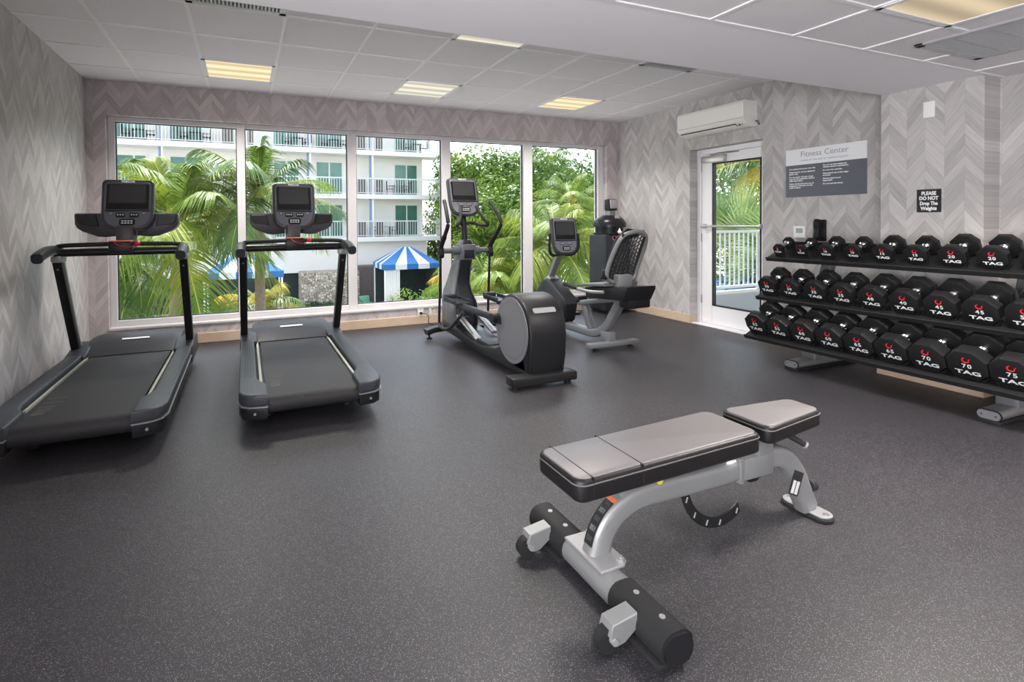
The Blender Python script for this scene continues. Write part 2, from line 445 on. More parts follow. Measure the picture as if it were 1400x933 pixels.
def prism(bm, pts, h, M_=I4, r=0.0, seg=2, taper=None):
    """polygon pts (x,y) extruded from z=0 to z=h, outer edges rounded by r, then placed by M_"""
    n = len(pts)
    def ring(z, inset):
        out = []
        for i in range(n):
            a = Vector(pts[i - 1]); b = Vector(pts[i]); c = Vector(pts[(i + 1) % n])
            if inset:
                e1 = (b - a).normalized(); e2 = (c - b).normalized()
                n1 = Vector((-e1.y, e1.x)); n2 = Vector((-e2.y, e2.x))
                nn = (n1 + n2)
                if nn.length < 1e-5: nn = n1
                nn.normalize(); k = inset / max(0.35, nn.dot(n1))
                b = b + nn * k * sgn
            out.append(bm.verts.new(M_ @ Vector((b.x, b.y, z))))
        return out
    ar = sum(pts[i - 1][0] * pts[i][1] - pts[i][0] * pts[i - 1][1] for i in range(n))
    sgn = 1 if ar > 0 else -1
    if r > 0:
        lo = [(r - r * sin(pi / 2 * k / seg), r - r * cos(pi / 2 * k / seg)) for k in range(seg, -1, -1)]
        hi = [(h - r + r * sin(pi / 2 * k / seg), r - r * cos(pi / 2 * k / seg)) for k in range(seg + 1)]
        rings = [ring(z, ins) for z, ins in lo + hi]
    else:
        rings = [ring(0, 0), ring(h, 0)]
    for i in range(len(rings) - 1):
        for j in range(n):
            bm.faces.new((rings[i][j], rings[i][(j + 1) % n], rings[i + 1][(j + 1) % n], rings[i + 1][j]))
    bm.faces.new(rings[0][::-1]); bm.faces.new(rings[-1])
    return [v for rr in rings for v in rr]

def frame_M(o, u, v):
    """matrix whose local x,y run along u,v from o; local z = u x v"""
    u = Vector(u).normalized(); v = Vector(v).normalized(); w = u.cross(v).normalized()
    mm = Matrix((u, v, w)).transposed().to_4x4(); mm.translation = Vector(o)
    return mm

def lathe(bm, prof, M_=I4, n=24):
    rings = []
    for r, z in prof:
        rings.append([bm.verts.new(M_ @ Vector((max(r, 1e-4) * cos(2 * pi * k / n), max(r, 1e-4) * sin(2 * pi * k / n), z))) for k in range(n)])
    for i in range(len(rings) - 1):
        for j in range(n):
            bm.faces.new((rings[i][j], rings[i][(j + 1) % n], rings[i + 1][(j + 1) % n], rings[i + 1][j]))
    bm.faces.new(rings[0][::-1]); bm.faces.new(rings[-1])

_font_cache = {}
def text_bm(s, size, M_=I4, sx=1.0, bold=0.0, align='CENTER', depth=0.0006, bm=None, space=1.0):
    key = (s, size, bold, align, depth, space)
    if key not in _font_cache:
        cu = bpy.data.curves.new('t', 'FONT'); cu.body = s; cu.size = size; cu.align_x = align
        cu.offset = bold; cu.extrude = depth; cu.resolution_u = 3; cu.space_character = space
        o = bpy.data.objects.new('t', cu); COL.objects.link(o)
        dg = bpy.context.evaluated_depsgraph_get(); dg.update()
        me = bpy.data.meshes.new_from_object(o.evaluated_get(dg))
        bpy.data.objects.remove(o); bpy.data.curves.remove(cu)
        _font_cache[key] = me
    me = _font_cache[key]
    b2 = bmesh.new(); b2.from_mesh(me)
    bmesh.ops.transform(b2, matrix=M_ @ Matrix.Diagonal((sx, 1, 1, 1)), verts=b2.verts[:])
    tmp = bpy.data.meshes.new('x'); b2.to_mesh(tmp); b2.free()
    if bm is None: bm = bmesh.new()
    bm.from_mesh(tmp); bpy.data.meshes.remove(tmp)
    return bm

# ================================================================== ROOM
H = 2.689; HL = 2.265; YF = -9.4; XR = 6.448; XP = 6.202; XR2 = 6.41
PY1, PY2 = -3.538, -4.176
WX0, WX1, WZ0, WZ1 = 0.165, 6.262, 0.217, 2.352

b = nb(); box(b, -0.2, 6.9, YF - .2, 0.0, -0.12, 0.0); struct('floor', b, 'floor')
b = nb()
box(b, -0.2, WX0, 0, .22, 0, 2.95); box(b, WX1, 6.9, 0, .22, 0, 2.95)
box(b, WX0, WX1, 0, .22, 0, WZ0); box(b, WX0, WX1, 0, .22, WZ1, 2.95)
box(b, -0.2, 6.9, 0, .22, -5, 0)
struct('wall_back', b, 'paper_x')
b = nb(); box(b, -0.2, 0, YF, 0, 0, 2.95); struct('wall_left', b, 'paper_y')
b = nb(); box(b, -0.2, 6.9, YF - .2, YF, 0, 2.95); struct('wall_front', b, 'paper_x')
DY0, DY1, DZ = -1.341, -2.309, 2.112
b = nb()
box(b, XR + .012, 6.72, -0.19, 0, 0, 2.95); box(b, XR, 6.72, DY0, -0.19, 0, 2.95)
box(b, XR, 6.72, DY1, DY0, DZ, 2.95); box(b, XR, 6.72, PY1, DY1, 0, 2.95)
struct('wall_right', b, 'paper_y')
b = nb(); box(b, XP, 6.72, PY2, PY1, 0, 2.95); struct('wall_pillar', b, 'paper_y')
b = nb(); box(b, XR2, 6.72, YF, PY2, 0, 2.95); struct('wall_right', b, 'paper_y')

# ceilings: high one towards the window, low one with a plain plaster border towards the camera
b = nb(); box(b, -0.2, 6.9, PY1, 0.2, H, H + .1); struct('ceiling', b, 'tile')
b = nb(); box(b, -0.2, 6.9, PY2, PY1, HL, H + .1); struct('trim_1', b, 'drywall')
b = nb(); box(b, -0.2, 6.9, YF, PY2, HL, HL + .12); struct('ceiling', b, 'tile')
b = nb(); gx = []; w = .012
i = 0
while .486 + i * .61 < XR: gx.append(.486 + i * .61); i += 1
for x in gx: box(b, x - w, x + w, PY1, 0, H - .007, H + .001)
for y in (-.517, -1.127, -1.737, -2.347, -2.957): box(b, 0, XR, y - w, y + w, H - .0065, H + .001)
struct('trim_2', b, 'grid')
b = nb()
for x in [.535 + .61 * k for k in range(10)]: box(b, x - w, x + w, YF, PY2, HL - .007, HL + .001)
for y in [-4.19] + [-4.587 - .61 * k for k in range(8)]: box(b, 0, XR2, y - w, y + w, HL - .0065, HL + .001)
struct('trim_3', b, 'grid')

# baseboards
bh, bt = .105, .014
b = nb(); box(b, 0, XR, -bt, 0, 0, bh, .003, 1); struct('baseboard_back', b, 'wood_base')
b = nb(); box(b, 0, bt, YF, -bt, 0, bh, .003, 1); struct('baseboard_left', b, 'wood_base')
b = nb(); box(b, XR - bt, XR, DY0 - .0, -bt, 0, bh, .003, 1); box(b, XR - bt, XR + .09, DY0 - bt, DY0, 0, bh)
box(b, XR - bt, XR, PY1, DY1, 0, bh); struct('baseboard_right', b, 'wood_base')
b = nb(); box(b, XP - bt, XP, PY2 - bt, PY1 + bt, 0, bh); box(b, XP, XR2, PY2 - bt, PY2, 0, bh); struct('baseboard_pillar', b, 'wood_base')
b = nb(); box(b, XR2 - bt, XR2, YF, PY2 - bt, 0, bh); struct('baseboard_right', b, 'wood_base')

# window: frame, mullions, sill, glass
GY = .12
b = nb()
fr = [(WX0, WX0 + .062), (1.355, 1.437), (2.556, 2.661), (3.747, 3.868), (4.933, 5.072), (6.164, WX1)]
for k, (x0, x1) in enumerate(fr): box(b, x0, x1, GY - .045, GY + .05, WZ0, WZ1, .004, 1)
for k in range(5):
    x0, x1 = fr[k][1], fr[k + 1][0]
    box(b, x0 - .002, x1 + .002, GY - .044, GY + .05, WZ0, WZ0 + .062, .004, 1)
    box(b, x0 - .002, x1 + .002, GY - .044, GY + .05, WZ1 - .05, WZ1, .004, 1)
win = struct('window_1', b, 'white_frame')
b = nb()
for k in range(5):
    x0, x1 = fr[k][1], fr[k + 1][0]; z0, z1 = WZ0 + .06, WZ1 - .048
    for q in ((x0, x0 + .009, z0, z1), (x1 - .009, x1, z0, z1), (x0, x1, z0, z0 + .009), (x0, x1, z1 - .009, z1)):
        box(b, q[0], q[1], GY - .012, GY + .012, q[2], q[3])
struct('gasket', b, 'gasket', win)
for k in range(5):
    b = nb(); box(b, fr[k][1] + .003, fr[k + 1][0] - .003, GY - .003, GY + .003, WZ0 + .062, WZ1 - .05); struct('window_glass', b, 'glass', win)
b = nb(); box(b, WX0, WX1, -.012, GY - .046, WZ0 - .022, WZ0 + .004, .004, 1); struct('window_sill', b, 'white_frame', win)

# glazed door in the right wall recess
DX = 6.567
b = nb()
box(b, DX, DX + .10, DY0 - .055, DY0, 0, DZ, .003, 1); box(b, DX, DX + .10, DY1, DY1 + .055, 0, DZ, .003, 1)
box(b, DX + .001, DX + .099, DY1 + .055, DY0 - .055, DZ - .055, DZ); box(b, XR + .01, DX + .12, DY1, DY0, .0, .014, .003, 1)
door = struct('door_1', b, 'white_door')
b = nb(); dx0, dx1 = DX + .018, DX + .062; y0, y1 = DY0 - .058, DY1 + .058
box(b, dx0, dx1, y0 - .15, y0, .016, DZ - .058, .003, 1); box(b, dx0, dx1, y1, y1 + .06, .016, DZ - .058, .003, 1)
box(b, dx0, dx1, y1 + .05, y0 - .14, .016, .235, .003, 1); box(b, dx0, dx1, y1 + .05, y0 - .14, DZ - .17, DZ - .058, .003, 1)
leaf = obj('door_leaf', b, 'white_door', door, smooth=False)
ga, gb2, gz0, gz1 = y1 + .06, y0 - .15, .235, DZ - .17
b = nb()
for q in ((ga, ga + .018, gz0, gz1), (gb2 - .018, gb2, gz0, gz1), (ga, gb2, gz0, gz0 + .016), (ga, gb2, gz1 - .016, gz1)):
    box(b, dx0 - .002, dx1 + .002, q[0], q[1], q[2], q[3])
obj('gasket', b, 'gasket', leaf, smooth=False)
b = nb(); box(b, dx0 + .018, dx0 + .024, ga + .01, gb2 - .01, gz0 + .01, gz1 - .01); obj('door_glass', b, 'glass', leaf, smooth=False)
b = nb(); cyl(b, (dx0 - .05, y0 - .03, 1.19), (dx0 - .05, y1 + .03, 1.19), .014); 
for yy in (y0 - .05, y1 + .04): box(b, dx0 - .06, dx0 + .002, yy - .018, yy + .018, 1.165, 1.215, .004)
obj('push_bar', b, 'satin', leaf)
b = nb(); box(b, dx0 - .055, dx0 + .0, y0 - .36, y0 - .03, DZ - .165, DZ - .085, .006)
clo = obj('door_closer', b, 'satin', door)
b = nb(); tube(b, [(dx0 - .03, y0 - .16, DZ - .08), (dx0 - .07, y0 - .34, DZ - .075), (dx0 - .01, y0 - .52, DZ - .072)], .008, n=6); tube(b, [(dx0 - .03, y0 - .16, DZ - .085), (dx0 - .03, y0 - .16, DZ - .07)], .014, n=10)
obj('closer_arm', b, 'satin', clo)
for zz in (.25, 1.0, 1.85):
    b = nb(); cyl(b, (DX + .012, DY0 - .056, zz), (DX + .012, DY0 - .056, zz + .1), .008, n=8); obj('hinge', b, 'satin', door)

# ================================================================== CEILING FIXTURES
def troffer_mat(name, col, st):
    mt = bpy.data.materials.new(name); mt.use_nodes = True
    g = NT(mt); nt = mt.node_tree; nt.nodes.clear()
    out = g.new('ShaderNodeOutputMaterial'); em = g.new('ShaderNodeEmission'); tcn = g.new('ShaderNodeTexCoord'); sp = g.new('ShaderNodeSeparateXYZ')
    nt.links.new(tcn.outputs['Object'], sp.inputs[0])
    # two tubes behind a prismatic diffuser
    w_ = g.m('ADD', .80, g.m('MULTIPLY', g.m('COSINE', g.m('MULTIPLY', sp.outputs[1], 33.0)), -.20))
    em.inputs['Color'].default_value = (*col, 1); g.set(em.inputs['Strength'], g.m('MULTIPLY', w_, st))
    nt.links.new(em.outputs[0], out.inputs[0]); return mt
TW = troffer_mat('warm_diffuser', (1.0, .80, .50), 1.25)
TN = troffer_mat('pale_diffuser', (1.0, .93, .76), 1.02)
TA = troffer_mat('amber_diffuser', (1.0, .80, .55), .80)
def troffer(x0, y0, z, m_, label, x1=None, y1=None, watts=0, on=True):
    x1 = x1 or x0 + .61; y1 = y1 or y0 - .61
    t = thing('ceiling_light', label, 'ceiling light', ((x0 + x1) / 2, (y0 + y1) / 2, z), group='square ceiling lights')
    hx = (x1 - x0) / 2; hy = (y0 - y1) / 2; b = nb()
    for q in ((-hx, -hx + .032, -hy, hy), (hx - .032, hx, -hy, hy), (-hx, hx, -hy, -hy + .032), (-hx, hx, hy - .032, hy)):
        box(b, q[0], q[1], q[2], q[3], -.011, .001, .002, 1)
    obj('frame', b, 'grid', t, smooth=False)
    b = nb(); box(b, -hx + .03, hx - .03, -hy + .03, hy - .03, -.006, .0); obj('diffuser', b, m_, t, smooth=False)
    if watts:
        d = bpy.data.lights.new('ceiling_lamp', 'AREA'); d.size = .5; d.energy = watts; d.color = (1, .95, .88); d.spread = R_(132)
        o = bpy.data.objects.new('ceiling_lamp', d); COL.objects.link(o); o.parent = t; o.location = (0, 0, -.02)
    return t
troffer(1.095, -.517, H, TW, 'square warm ceiling light above the left treadmill, leftmost in the ceiling', watts=BACK_W)
troffer(2.925, -.517, H, TN, 'square pale ceiling light above the middle of the window', watts=BACK_W)
troffer(4.755, -.517, H, TW, 'square warm ceiling light furthest right along the window wall', watts=BACK_W)
troffer(2.925, -2.347, H, TN, 'square pale ceiling light partly hidden behind the edge of the lower ceiling', watts=BACK_W)
troffer(4.195, -4.587, HL, TA, 'large amber ceiling light in the lower ceiling at the top edge of the photo', watts=BACK_W * 2.2)

def vent(x0, x1, y0, y1, z, label, slats=22, along='x'):
    t = thing('ceiling_vent', label, 'vent', ((x0 + x1) / 2, (y0 + y1) / 2, z), group='ceiling air vents')
    hx = (x1 - x0) / 2; hy = abs(y0 - y1) / 2; b = nb()
    for q in ((-hx, -hx + .045, -hy, hy), (hx - .045, hx, -hy, hy), (-hx, hx, -hy, -hy + .045), (-hx, hx, hy - .045, hy)):
        box(b, q[0], q[1], q[2], q[3], -.014, 0, .003, 1)
    obj('frame', b, 'grille', t, smooth=False)
    b = nb(); box(b, -hx + .04, hx - .04, -hy + .04, hy - .04, -.003, .001); obj('duct_opening', b, 'duct', t, smooth=False)
    b = nb()
    for k in range(slats):
        xx = -hx + .05 + (2 * hx - .1) * (k + .5) / slats
        box(b, xx - .006, xx + .006, -hy + .045, hy - .045, -.012, -.004)
    for k in (1, 2, 3):
        yy = -hy + 2 * hy * k / 4; box(b, -hx + .045, hx - .045, yy - .003, yy + .003, -.013, -.005)
    obj('grille_bars', b, 'grille', t, smooth=False)
vent(5.0, 5.66, -4.35, -4.97, HL, 'grey slatted ceiling vent in the lower ceiling above the dumbbell rack')
vent(1.095, 1.705, -2.36, -2.94, H, 'dim grey ceiling vent peeking past the lower ceiling edge, top left')
vent(4.755, 5.365, -2.36, -2.94, H, 'dim grey ceiling vent near the wall air conditioner, behind the lower ceiling edge')

# ================================================================== WALL ITEMS
t = thing('air_conditioner', 'white wall-mounted split air conditioner above the glass door', 'air conditioner', (XR, -1.79, 2.26))
prof = [(0, .0), (-.03, -.012), (-.10, -.006), (-.175, .035), (-.20, .07), (-.202, .235), (-.185, .262), (0, .265)]
b = nb(); prism(b, prof, .90, frame_M((0, -.45, 0), (1, 0, 0), (0, 0, 1)) @ Matrix.Identity(4)); bmesh.ops.transform(b, matrix=T(0, .9, 0), verts=b.verts[:])
obj('body', b, 'ac', t, ang=30)
b = nb(); box(b, -.204, -.199, -.44, .44, .077, .082); obj('panel_seam', b, 'grille', t, smooth=False)
b = nb(); box(b, -.024, .022, -.325, .43, -.004, .004, mt=T(-.148, 0, .020) @ RY(28)); 
obj('outlet_slot', b, 'gasket', t, smooth=False)
b = nb(); box(b, -.055, .0, -.33, .43, -.004, .004, .002, 1, mt=T(-.127, 0, -.004) @ RY(20)); obj('louver_flap', b, 'ac', t)
b = nb(); cyl(b, (-.155, -.37, .016), (-.16, -.37, .010), .010, n=12); cyl(b, (-.155, -.40, .016), (-.16, -.40, .01), .005, n=8); obj('sensor', b, 'gasket', t)
b = nb(); tube(b, [(-.02, -.45, .05), (-.02, -.475, .045), (-.01, -.48, .02), (0, -.478, .01)], .009, n=8); obj('pipe_end', b, 'duct', t)

# fitness sign
t = thing('fitness_sign', 'white and slate sign reading Fitness Center with rules in small print', 'sign', (XR, -2.933, 1.4835))
MW = Matrix(((0, 0, -1, 0), (-1, 0, 0, 0), (0, 1, 0, 0), (0, 0, 0, 1)))   # text x -> -y, text y -> z, facing -x
b = nb(); box(b, -.008, 0, -.367, .367, 0, .312, .001, 1); obj('lower_panel', b, 'sign_g', t, smooth=False)
b = nb(); box(b, -.008, 0, -.367, .367, .312, .467, .001, 1); obj('upper_panel', b, 'sign_w', t, smooth=False)
b = text_bm('Fitness Center', .074, T(-.0085, 0, .388) @ MW); obj('heading', b, 'sign_txt', t, smooth=False)
b = text_bm('Facility for use only by registered guests', .023, T(-.0085, 0, .345) @ MW, sx=1.15); obj('subheading', b, 'sign_txt', t, smooth=False)
b = nb()
def lines(ls, y, z0, lh=.0185):
    z = z0
    for s in ls:
        if s == '': z -= .0115; continue
        text_bm(s, .0172, T(-.0085, y, z) @ MW, sx=1.12, bold=.0007, align='LEFT', bm=b); z -= lh
lines(['Use equipment at your own risk.', '', 'Equipment for use by registered', 'guests only.', '', 'No one under 18 years of age', 'may use the equipment without', 'adult supervision.', '', 'Follow all directions for use of', 'equipment. Improper use can', 'result in injury.'], .330, .268)
lines(['Do not use this equipment', "without doctor's permission.", '', 'Do not over exercise.', '', 'Discontinue use at first signs', 'of stress.', '', 'Fitness center is not', 'supervised.', '', 'Do not exercise alone.'], .005, .283)
obj('rules_text', b, 'lettering_w', t, smooth=False)

t = thing('warning_sign', 'small black sign reading PLEASE DO NOT Drop The Weights on the pillar', 'sign', (XP, -3.861, 1.31))
b = nb(); box(b, -.005, 0, -.076, .076, 0, .174, .001, 1); obj('panel', b, 'sign_k', t, smooth=False)
b = nb()
for s, z, k in (('PLEASE', .131, .92), ('DO NOT', .094, .92), ('Drop The', .055, .86), ('Weights', .017, .92)):
    text_bm(s, .037, T(-.0056, 0, z) @ MW, sx=k * .86, bold=.0016, bm=b)
obj('wording', b, 'lettering_w', t, smooth=False)

b = nb(); box(b, XP - .008, XP, -3.895, -3.823, 2.025, 2.145, .003)
tag(obj('cover_plate', b, 'white_pl'), 'blank white cover plate high on the pillar', 'cover plate')

t = thing('thermostat', 'small square white thermostat with grey display above the top dumbbells', 'thermostat', (XR, -2.714, 1.082))
b = nb(); box(b, -.025, 0, -.058, .058, 0, .116, .006); obj('case', b, 'white_pl', t)
b = nb(); box(b, -.0262, -.024, -.036, .032, .048, .094, .001, 1); obj('display', b, 'lcd', t, smooth=False)
b = nb(); box(b, -.027, -.024, -.03, .03, .02, .03); obj('button_row', b, 'grid', t, smooth=False)

t = thing('wall_phone', 'black slim wall telephone beside the thermostat', 'telephone', (XR, -2.927, 1.055))
b = nb(); box(b, -.035, 0, -.036, .040, 0, .205, .01); obj('base', b, 'black_pl', t)
b = nb(); tube(b, smooth_path([(-.062, .016, .012), (-.078, .016, .04), (-.070, .016, .105), (-.078, .016, .17), (-.062, .016, .203)], 5), .02, n=12, sec=rrect(.046, .03, .01), up=(1, 0, 0)); obj('handset', b, 'black_gl', t)
b = nb(); box(b, -.0385, -.034, -.040, -.010, .04, .12, .002, 1); obj('keypad', b, 'dark_pl', t)

for k, (x, lab) in enumerate(((3.421, 'white double wall outlet with a black plug, left of the pair under the window'), (3.572, 'white double wall outlet with a black plug, right of the pair under the window'))):
    t = thing('wall_outlet', lab, 'outlet', (x, 0, .118), group='outlets under the window')
    b = nb(); box(b, -.038, .038, -.007, 0, -.012, .105, .003); obj('cover', b, 'white_pl', t)
    for zz in (.005, .06):
        b = nb(); box(b, -.017, .017, -.0095, -.006, zz, zz + .03, .003); obj('socket', b, 'ac', t)
    b = nb(); box(b, -.014, .014, -.045, -.009, .004 + .05 * k, .032 + .05 * k, .005); obj('plug', b, 'black_pl' if k == 0 else 'brass', t)
b = nb(); tube(b, smooth_path([(3.421, -.045, .135), (3.47, -.075, .13), (3.50, -.08, .09), (3.50, -.10, .02), (3.56, -.30, .008), (3.56, -.62, .008)], 6), .005, n=6)
tag(obj('power_cord', b, 'black_pl'), 'thin black power cord running from the left wall outlet to the elliptical', 'cord')

# ================================================================== EQUIPMENT helpers
def into(parent, bm):
    """geometry was written in room coordinates: shift it to the thing's own origin"""
    bmesh.ops.transform(bm, matrix=T(*[-c for c in parent.location]), verts=bm.verts[:]); return bm
def pobj(name, bm, m, root, parent=None, **k):
    return obj(name, into(root, bm), m, parent or root, **k)

def console(root, cx, cy, cz, tilt, face, w=.36, h=.425):
    """display pod: cx,cy,cz centre of its face; tilt degrees, top leaning away from the user"""
    F = T(cx, cy, cz) @ RX(-tilt) @ Matrix(((1, 0, 0, 0), (0, 0, -1, 0), (0, 1, 0, 0), (0, 0, 0, 1)))  # x right, y up, z to the user (-Y)
    def outline(s, dy=0):
        W = w / 2 - s; T_ = h / 2 - s; B = -h / 2 + s
        pts = []
        for k in range(6):
            a = R_(90 * k / 5); pts.append((W - .035 + .035 * cos(a), T_ - .035 + .035 * sin(a)))
        for k in range(6):
            a = R_(90 + 90 * k / 5); pts.append((-W + .035 + .035 * cos(a), T_ - .035 + .035 * sin(a)))
        lft = [(-W, .0), (-W + .003, B * .42), (-W + .012, B * .66), (-W + .034, B * .85), (-W + .075, B * .975), (-.03, B)]
        pts += lft + [(-x, y) for x, y in lft[::-1]]
        return pts
    b = nb(); prism(b, outline(0), .055, F @ T(0, 0, -.055), r=.016, seg=3); 
    prism(b, outline(.03), .04, F @ T(0, -.01, -.09), r=.02, seg=2)
    body = pobj('console', b, 'cons', root, ang=50)
    b = nb(); prism(b, outline(.020), .004, F @ T(0, 0, -.001), r=.002, seg=1); pobj('face_panel', b, face, root, body)
    b = nb(); prism(b, rrect(w * .80, .205, .008), .003, F @ T(0, .062, .0025)); pobj('screen_bezel', b, 'black_gl', root, body)
    b = nb(); prism(b, rrect(w * .70, .148, .004), .002, F @ T(0, .084, .0045)); pobj('screen', b, 'screen', root, body)
    b = nb(); box(b, -w * .42, w * .42, -.058, -.046, 0, .014, .004, 2, mt=F); pobj('ledge', b, 'black_gl', root, body)
    b = nb()
    for sx in (-.045, .045): prism(b, rrect(.062, .036, .008), .003, F @ T(sx, -.088, .003))
    pobj('button_pad', b, 'cons_dark' if face == 'cons_face' else 'black_pl', root, body)
    b = nb()
    for sx in (-.062, -.045, -.028, .028, .045, .062): prism(b, rrect(.010, .010, .003), .0012, F @ T(sx, -.084, .006))
    for sx in (-.11, .11): prism(b, rrect(.012, .005, .002), .0012, F @ T(sx, -.072, .003))
    pobj('button_marks', b, 'lettering', root, body)
    b = nb(); prism(b, rrect(.105, .052, .018), .008, F @ T(0, -.143, .002), r=.003, seg=1); pobj('quick_keys', b, 'black_gl', root, body)
    b = nb()
    for r_ in range(2):
        for c_ in range(4): prism(b, rrect(.015, .009, .003), .0012, F @ T(-.03 + .02 * c_, -.135 - .017 * r_, .0102))
    pobj('key_marks', b, 'lettering', root, body)
    b = text_bm('PRECOR', .022, F @ T(0, h / 2 - .026, .0035), sx=1.1, bold=.0012); pobj('logo', b, 'lettering_w', root, body, smooth=False)
    return body

# ------------------------------------------------------------------ treadmills
def make_treadmill(label):
    X0, Y0 = 1.815, -1.75
    t = thing('treadmill', label, 'treadmill', (X0, Y0, 0))
    def P(name, b, m, parent=None, **k): return pobj(name, b, m, t, parent, **k)
    b = nb()
    box(b, X0 - .33, X0 + .33, -2.62, -.78, .085, .195, .01); 
    P('deck_frame', b, 'black_metal')
    for s in (-1, 1):
        for yy in (-2.48, -.95):
            b = nb(); cyl(b, (X0 + s * .26, yy, 0), (X0 + s * .26, yy, .022), .035, n=16); cyl(b, (X0 + s * .26, yy, .02), (X0 + s * .26, yy, .09), .012, n=10); P('levelling_foot', b, 'rubber')
    # belt wraps round the rear roller
    b = nb()
    prof = [(-1.0, .214), (-2.74, .214)] + [(-2.765 - .052 * sin(R_(a)), .162 + .052 * cos(R_(a))) for a in range(0, 181, 20)] + [(-1.0, .11)]
    prism(b, prof, .555, frame_M((X0 - .2775, 0, 0), (0, 1, 0), (0, 0, 1)))
    belt = P('running_belt', b, 'belt', ang=40)
    b = nb()
    for k, (ln, yy) in enumerate(((.09, -2.30), (.085, -2.38), (.075, -2.46), (.07, -2.50), (.065, -2.53), (.06, -2.555), (.06, -2.575), (.055, -2.59))):
        box(b, X0 - .245, X0 - .245 + ln, yy - .004, yy + .004, .2142, .2150)
    P('belt_marks', b, 'stitch', belt, smooth=False); b = nb()
    for k, (ln, yy) in enumerate(((.09, -1.42), (.08, -1.48), (.075, -1.54), (.07, -1.57), (.06, -1.59), (.06, -1.61))):
        box(b, X0 + .25 - ln, X0 + .25, yy - .003, yy + .003, .2142, .2150)
    P('belt_marks', b, 'stitch', belt, smooth=False)
    for s in (-1, 1):
        o_, i_, e_ = .435, .325, .272
        pl = [(o_ - .004, -1.20), (o_, -2.72), (o_ - .02, -2.79), (o_ - .06, -2.825), (o_ - .10, -2.835), (e_, -2.845), (e_, -2.60), (i_ - .02, -2.53), (i_, -2.45), (i_, -1.20)]
        b = nb(); prism(b, [(X0 + s * x, y) for x, y in pl], .07, T(0, 0, .175), r=.014, seg=3)
        rail = P('side_rail', b, 'rail_grey', ang=40)
        b = nb()
        for k in range(5):
            xx = X0 + s * (.345 + .018 * k); box(b, xx - .0016, xx + .0016, -2.42, -1.27, .2445, .2462)
        P('rail_ribs', b, 'dark_pl', rail, smooth=False)
        b = nb(); prism(b, [(X0 + s * x, y) for x, y in [(o_ + .001, -1.10)] + [(x_ + .004 * (x_ > .3), y_ - .003) for x_, y_ in pl[1:5]] + [(e_ + .0, -2.848), (e_, -2.60), (o_ - .02, -2.55), (o_ - .02, -1.10)]], .007, T(0, 0, .168)); P('trim_line', b, 'silver', rail, smooth=False)
        b = nb(); prism(b, [(X0 + s * x, y) for x, y in [(o_ - .004, -.80), (o_ - .004, -2.71), (o_ - .024, -2.785), (o_ - .064, -2.82), (e_ + .002, -2.838), (e_ + .002, -2.55), (i_ + .03, -2.5), (i_ + .03, -.80)]], .078, T(0, 0, .092), r=.010, seg=2)
        cap = P('side_skirt', b, 'black_pl', ang=40)
        b = nb(); cyl(b, (X0 + s * .345, -2.835, .135), (X0 + s * .345, -2.842, .135), .008, n=12); P('screw', b, 'silver', cap)
        b = nb(); box(b, X0 + s * .292, X0 + s * .308, -2.50, -1.20, .198, .216); P('edge_strip', b, mat('pale_edge_strip', (.36, .36, .31), .4) if s < 0 else bpy.data.materials['pale_edge_strip'], smooth=False)
        # upright: black channel towards the user, silver web in front
        p0, p1 = V(X0 + s * .404, -1.07, .24), V(X0 + s * .404, -1.50, 1.02)
        d = (p1 - p0).normalized(); f = V(0, d.z, -d.y)
        b = nb(); tube(b, [p0 - f * .018, p1 - f * .018], 1, sec=rrect(.058, .062, .008, 2), up=(0, 1, 0)); up_ = P('upright', b, 'black_pl', ang=30)
        b = nb(); tube(b, [p0 + f * .027, p1 + f * .027], 1, sec=rrect(.050, .036, .006, 2), up=(0, 1, 0)); P('silver_web', b, 'silver', up_, ang=30)
        for q in (.06, .92):
            b = nb(); c_ = p0.lerp(p1, q) - f * .049; cyl(b, c_, c_ - f * .004, .007, n=10); P('bolt', b, 'silver', up_)
        # elbow and rear grip
        b = nb()
        pth = smooth_path([(X0 + s * .404, -1.44, 1.045), (X0 + s * .410, -1.52, 1.073), (X0 + s * .416, -1.66, 1.075), (X0 + s * .42, -1.80, 1.052), (X0 + s * .42, -1.865, 1.035)], 5)
        tube(b, pth, 1, sec=rrect(.066, .070, .024, 4), up=(0, 0, 1))
        P('handrail', b, 'dark_pl', ang=50)
        b = nb(); box(b, X0 + s * .404 - .034, X0 + s * .404 + .034, -1.55, -1.42, .985, 1.035, .012); P('elbow_bracket', b, 'silver', ang=40)
    # hood
    b = nb()
    prof = [(-1.245, .10), (-1.245, .222), (-1.20, .245), (-1.12, .285), (-1.02, .318), (-.92, .330), (-.80, .318), (-.72, .26), (-.70, .18), (-.70, .10)]
    cs = [(-.335, .90), (-.31, .955), (-.27, .99), (-.12, 1.0), (0, 1.0), (.12, 1.0), (.27, .99), (.31, .955), (.335, .90)]
    rings = []
    for x, k in cs: rings.append([b.verts.new((X0 + x, y, .10 + (z - .10) * k)) for y, z in prof])
    for i in range(len(rings) - 1):
        for j in range(len(prof)): b.faces.new((rings[i][j], rings[i][(j + 1) % len(prof)], rings[i + 1][(j + 1) % len(prof)], rings[i + 1][j]))
    b.faces.new(rings[0]); b.faces.new(rings[-1][::-1])
    hood = P('motor_hood', b, 'dark_pl', ang=50)
    for s in (-1, 1):
        b = nb(); pr2 = [(-1.30, .10), (-1.30, .238), (-1.22, .256), (-1.10, .282), (-.92, .285), (-.78, .26), (-.74, .10)]
        x0, x1 = X0 + s * .30, X0 + s * .438
        prism(b, pr2, abs(x1 - x0), frame_M((min(x0, x1), 0, 0), (0, 1, 0), (0, 0, 1)), r=.012, seg=2); P('hood_wing', b, 'dark_pl', hood, ang=50)
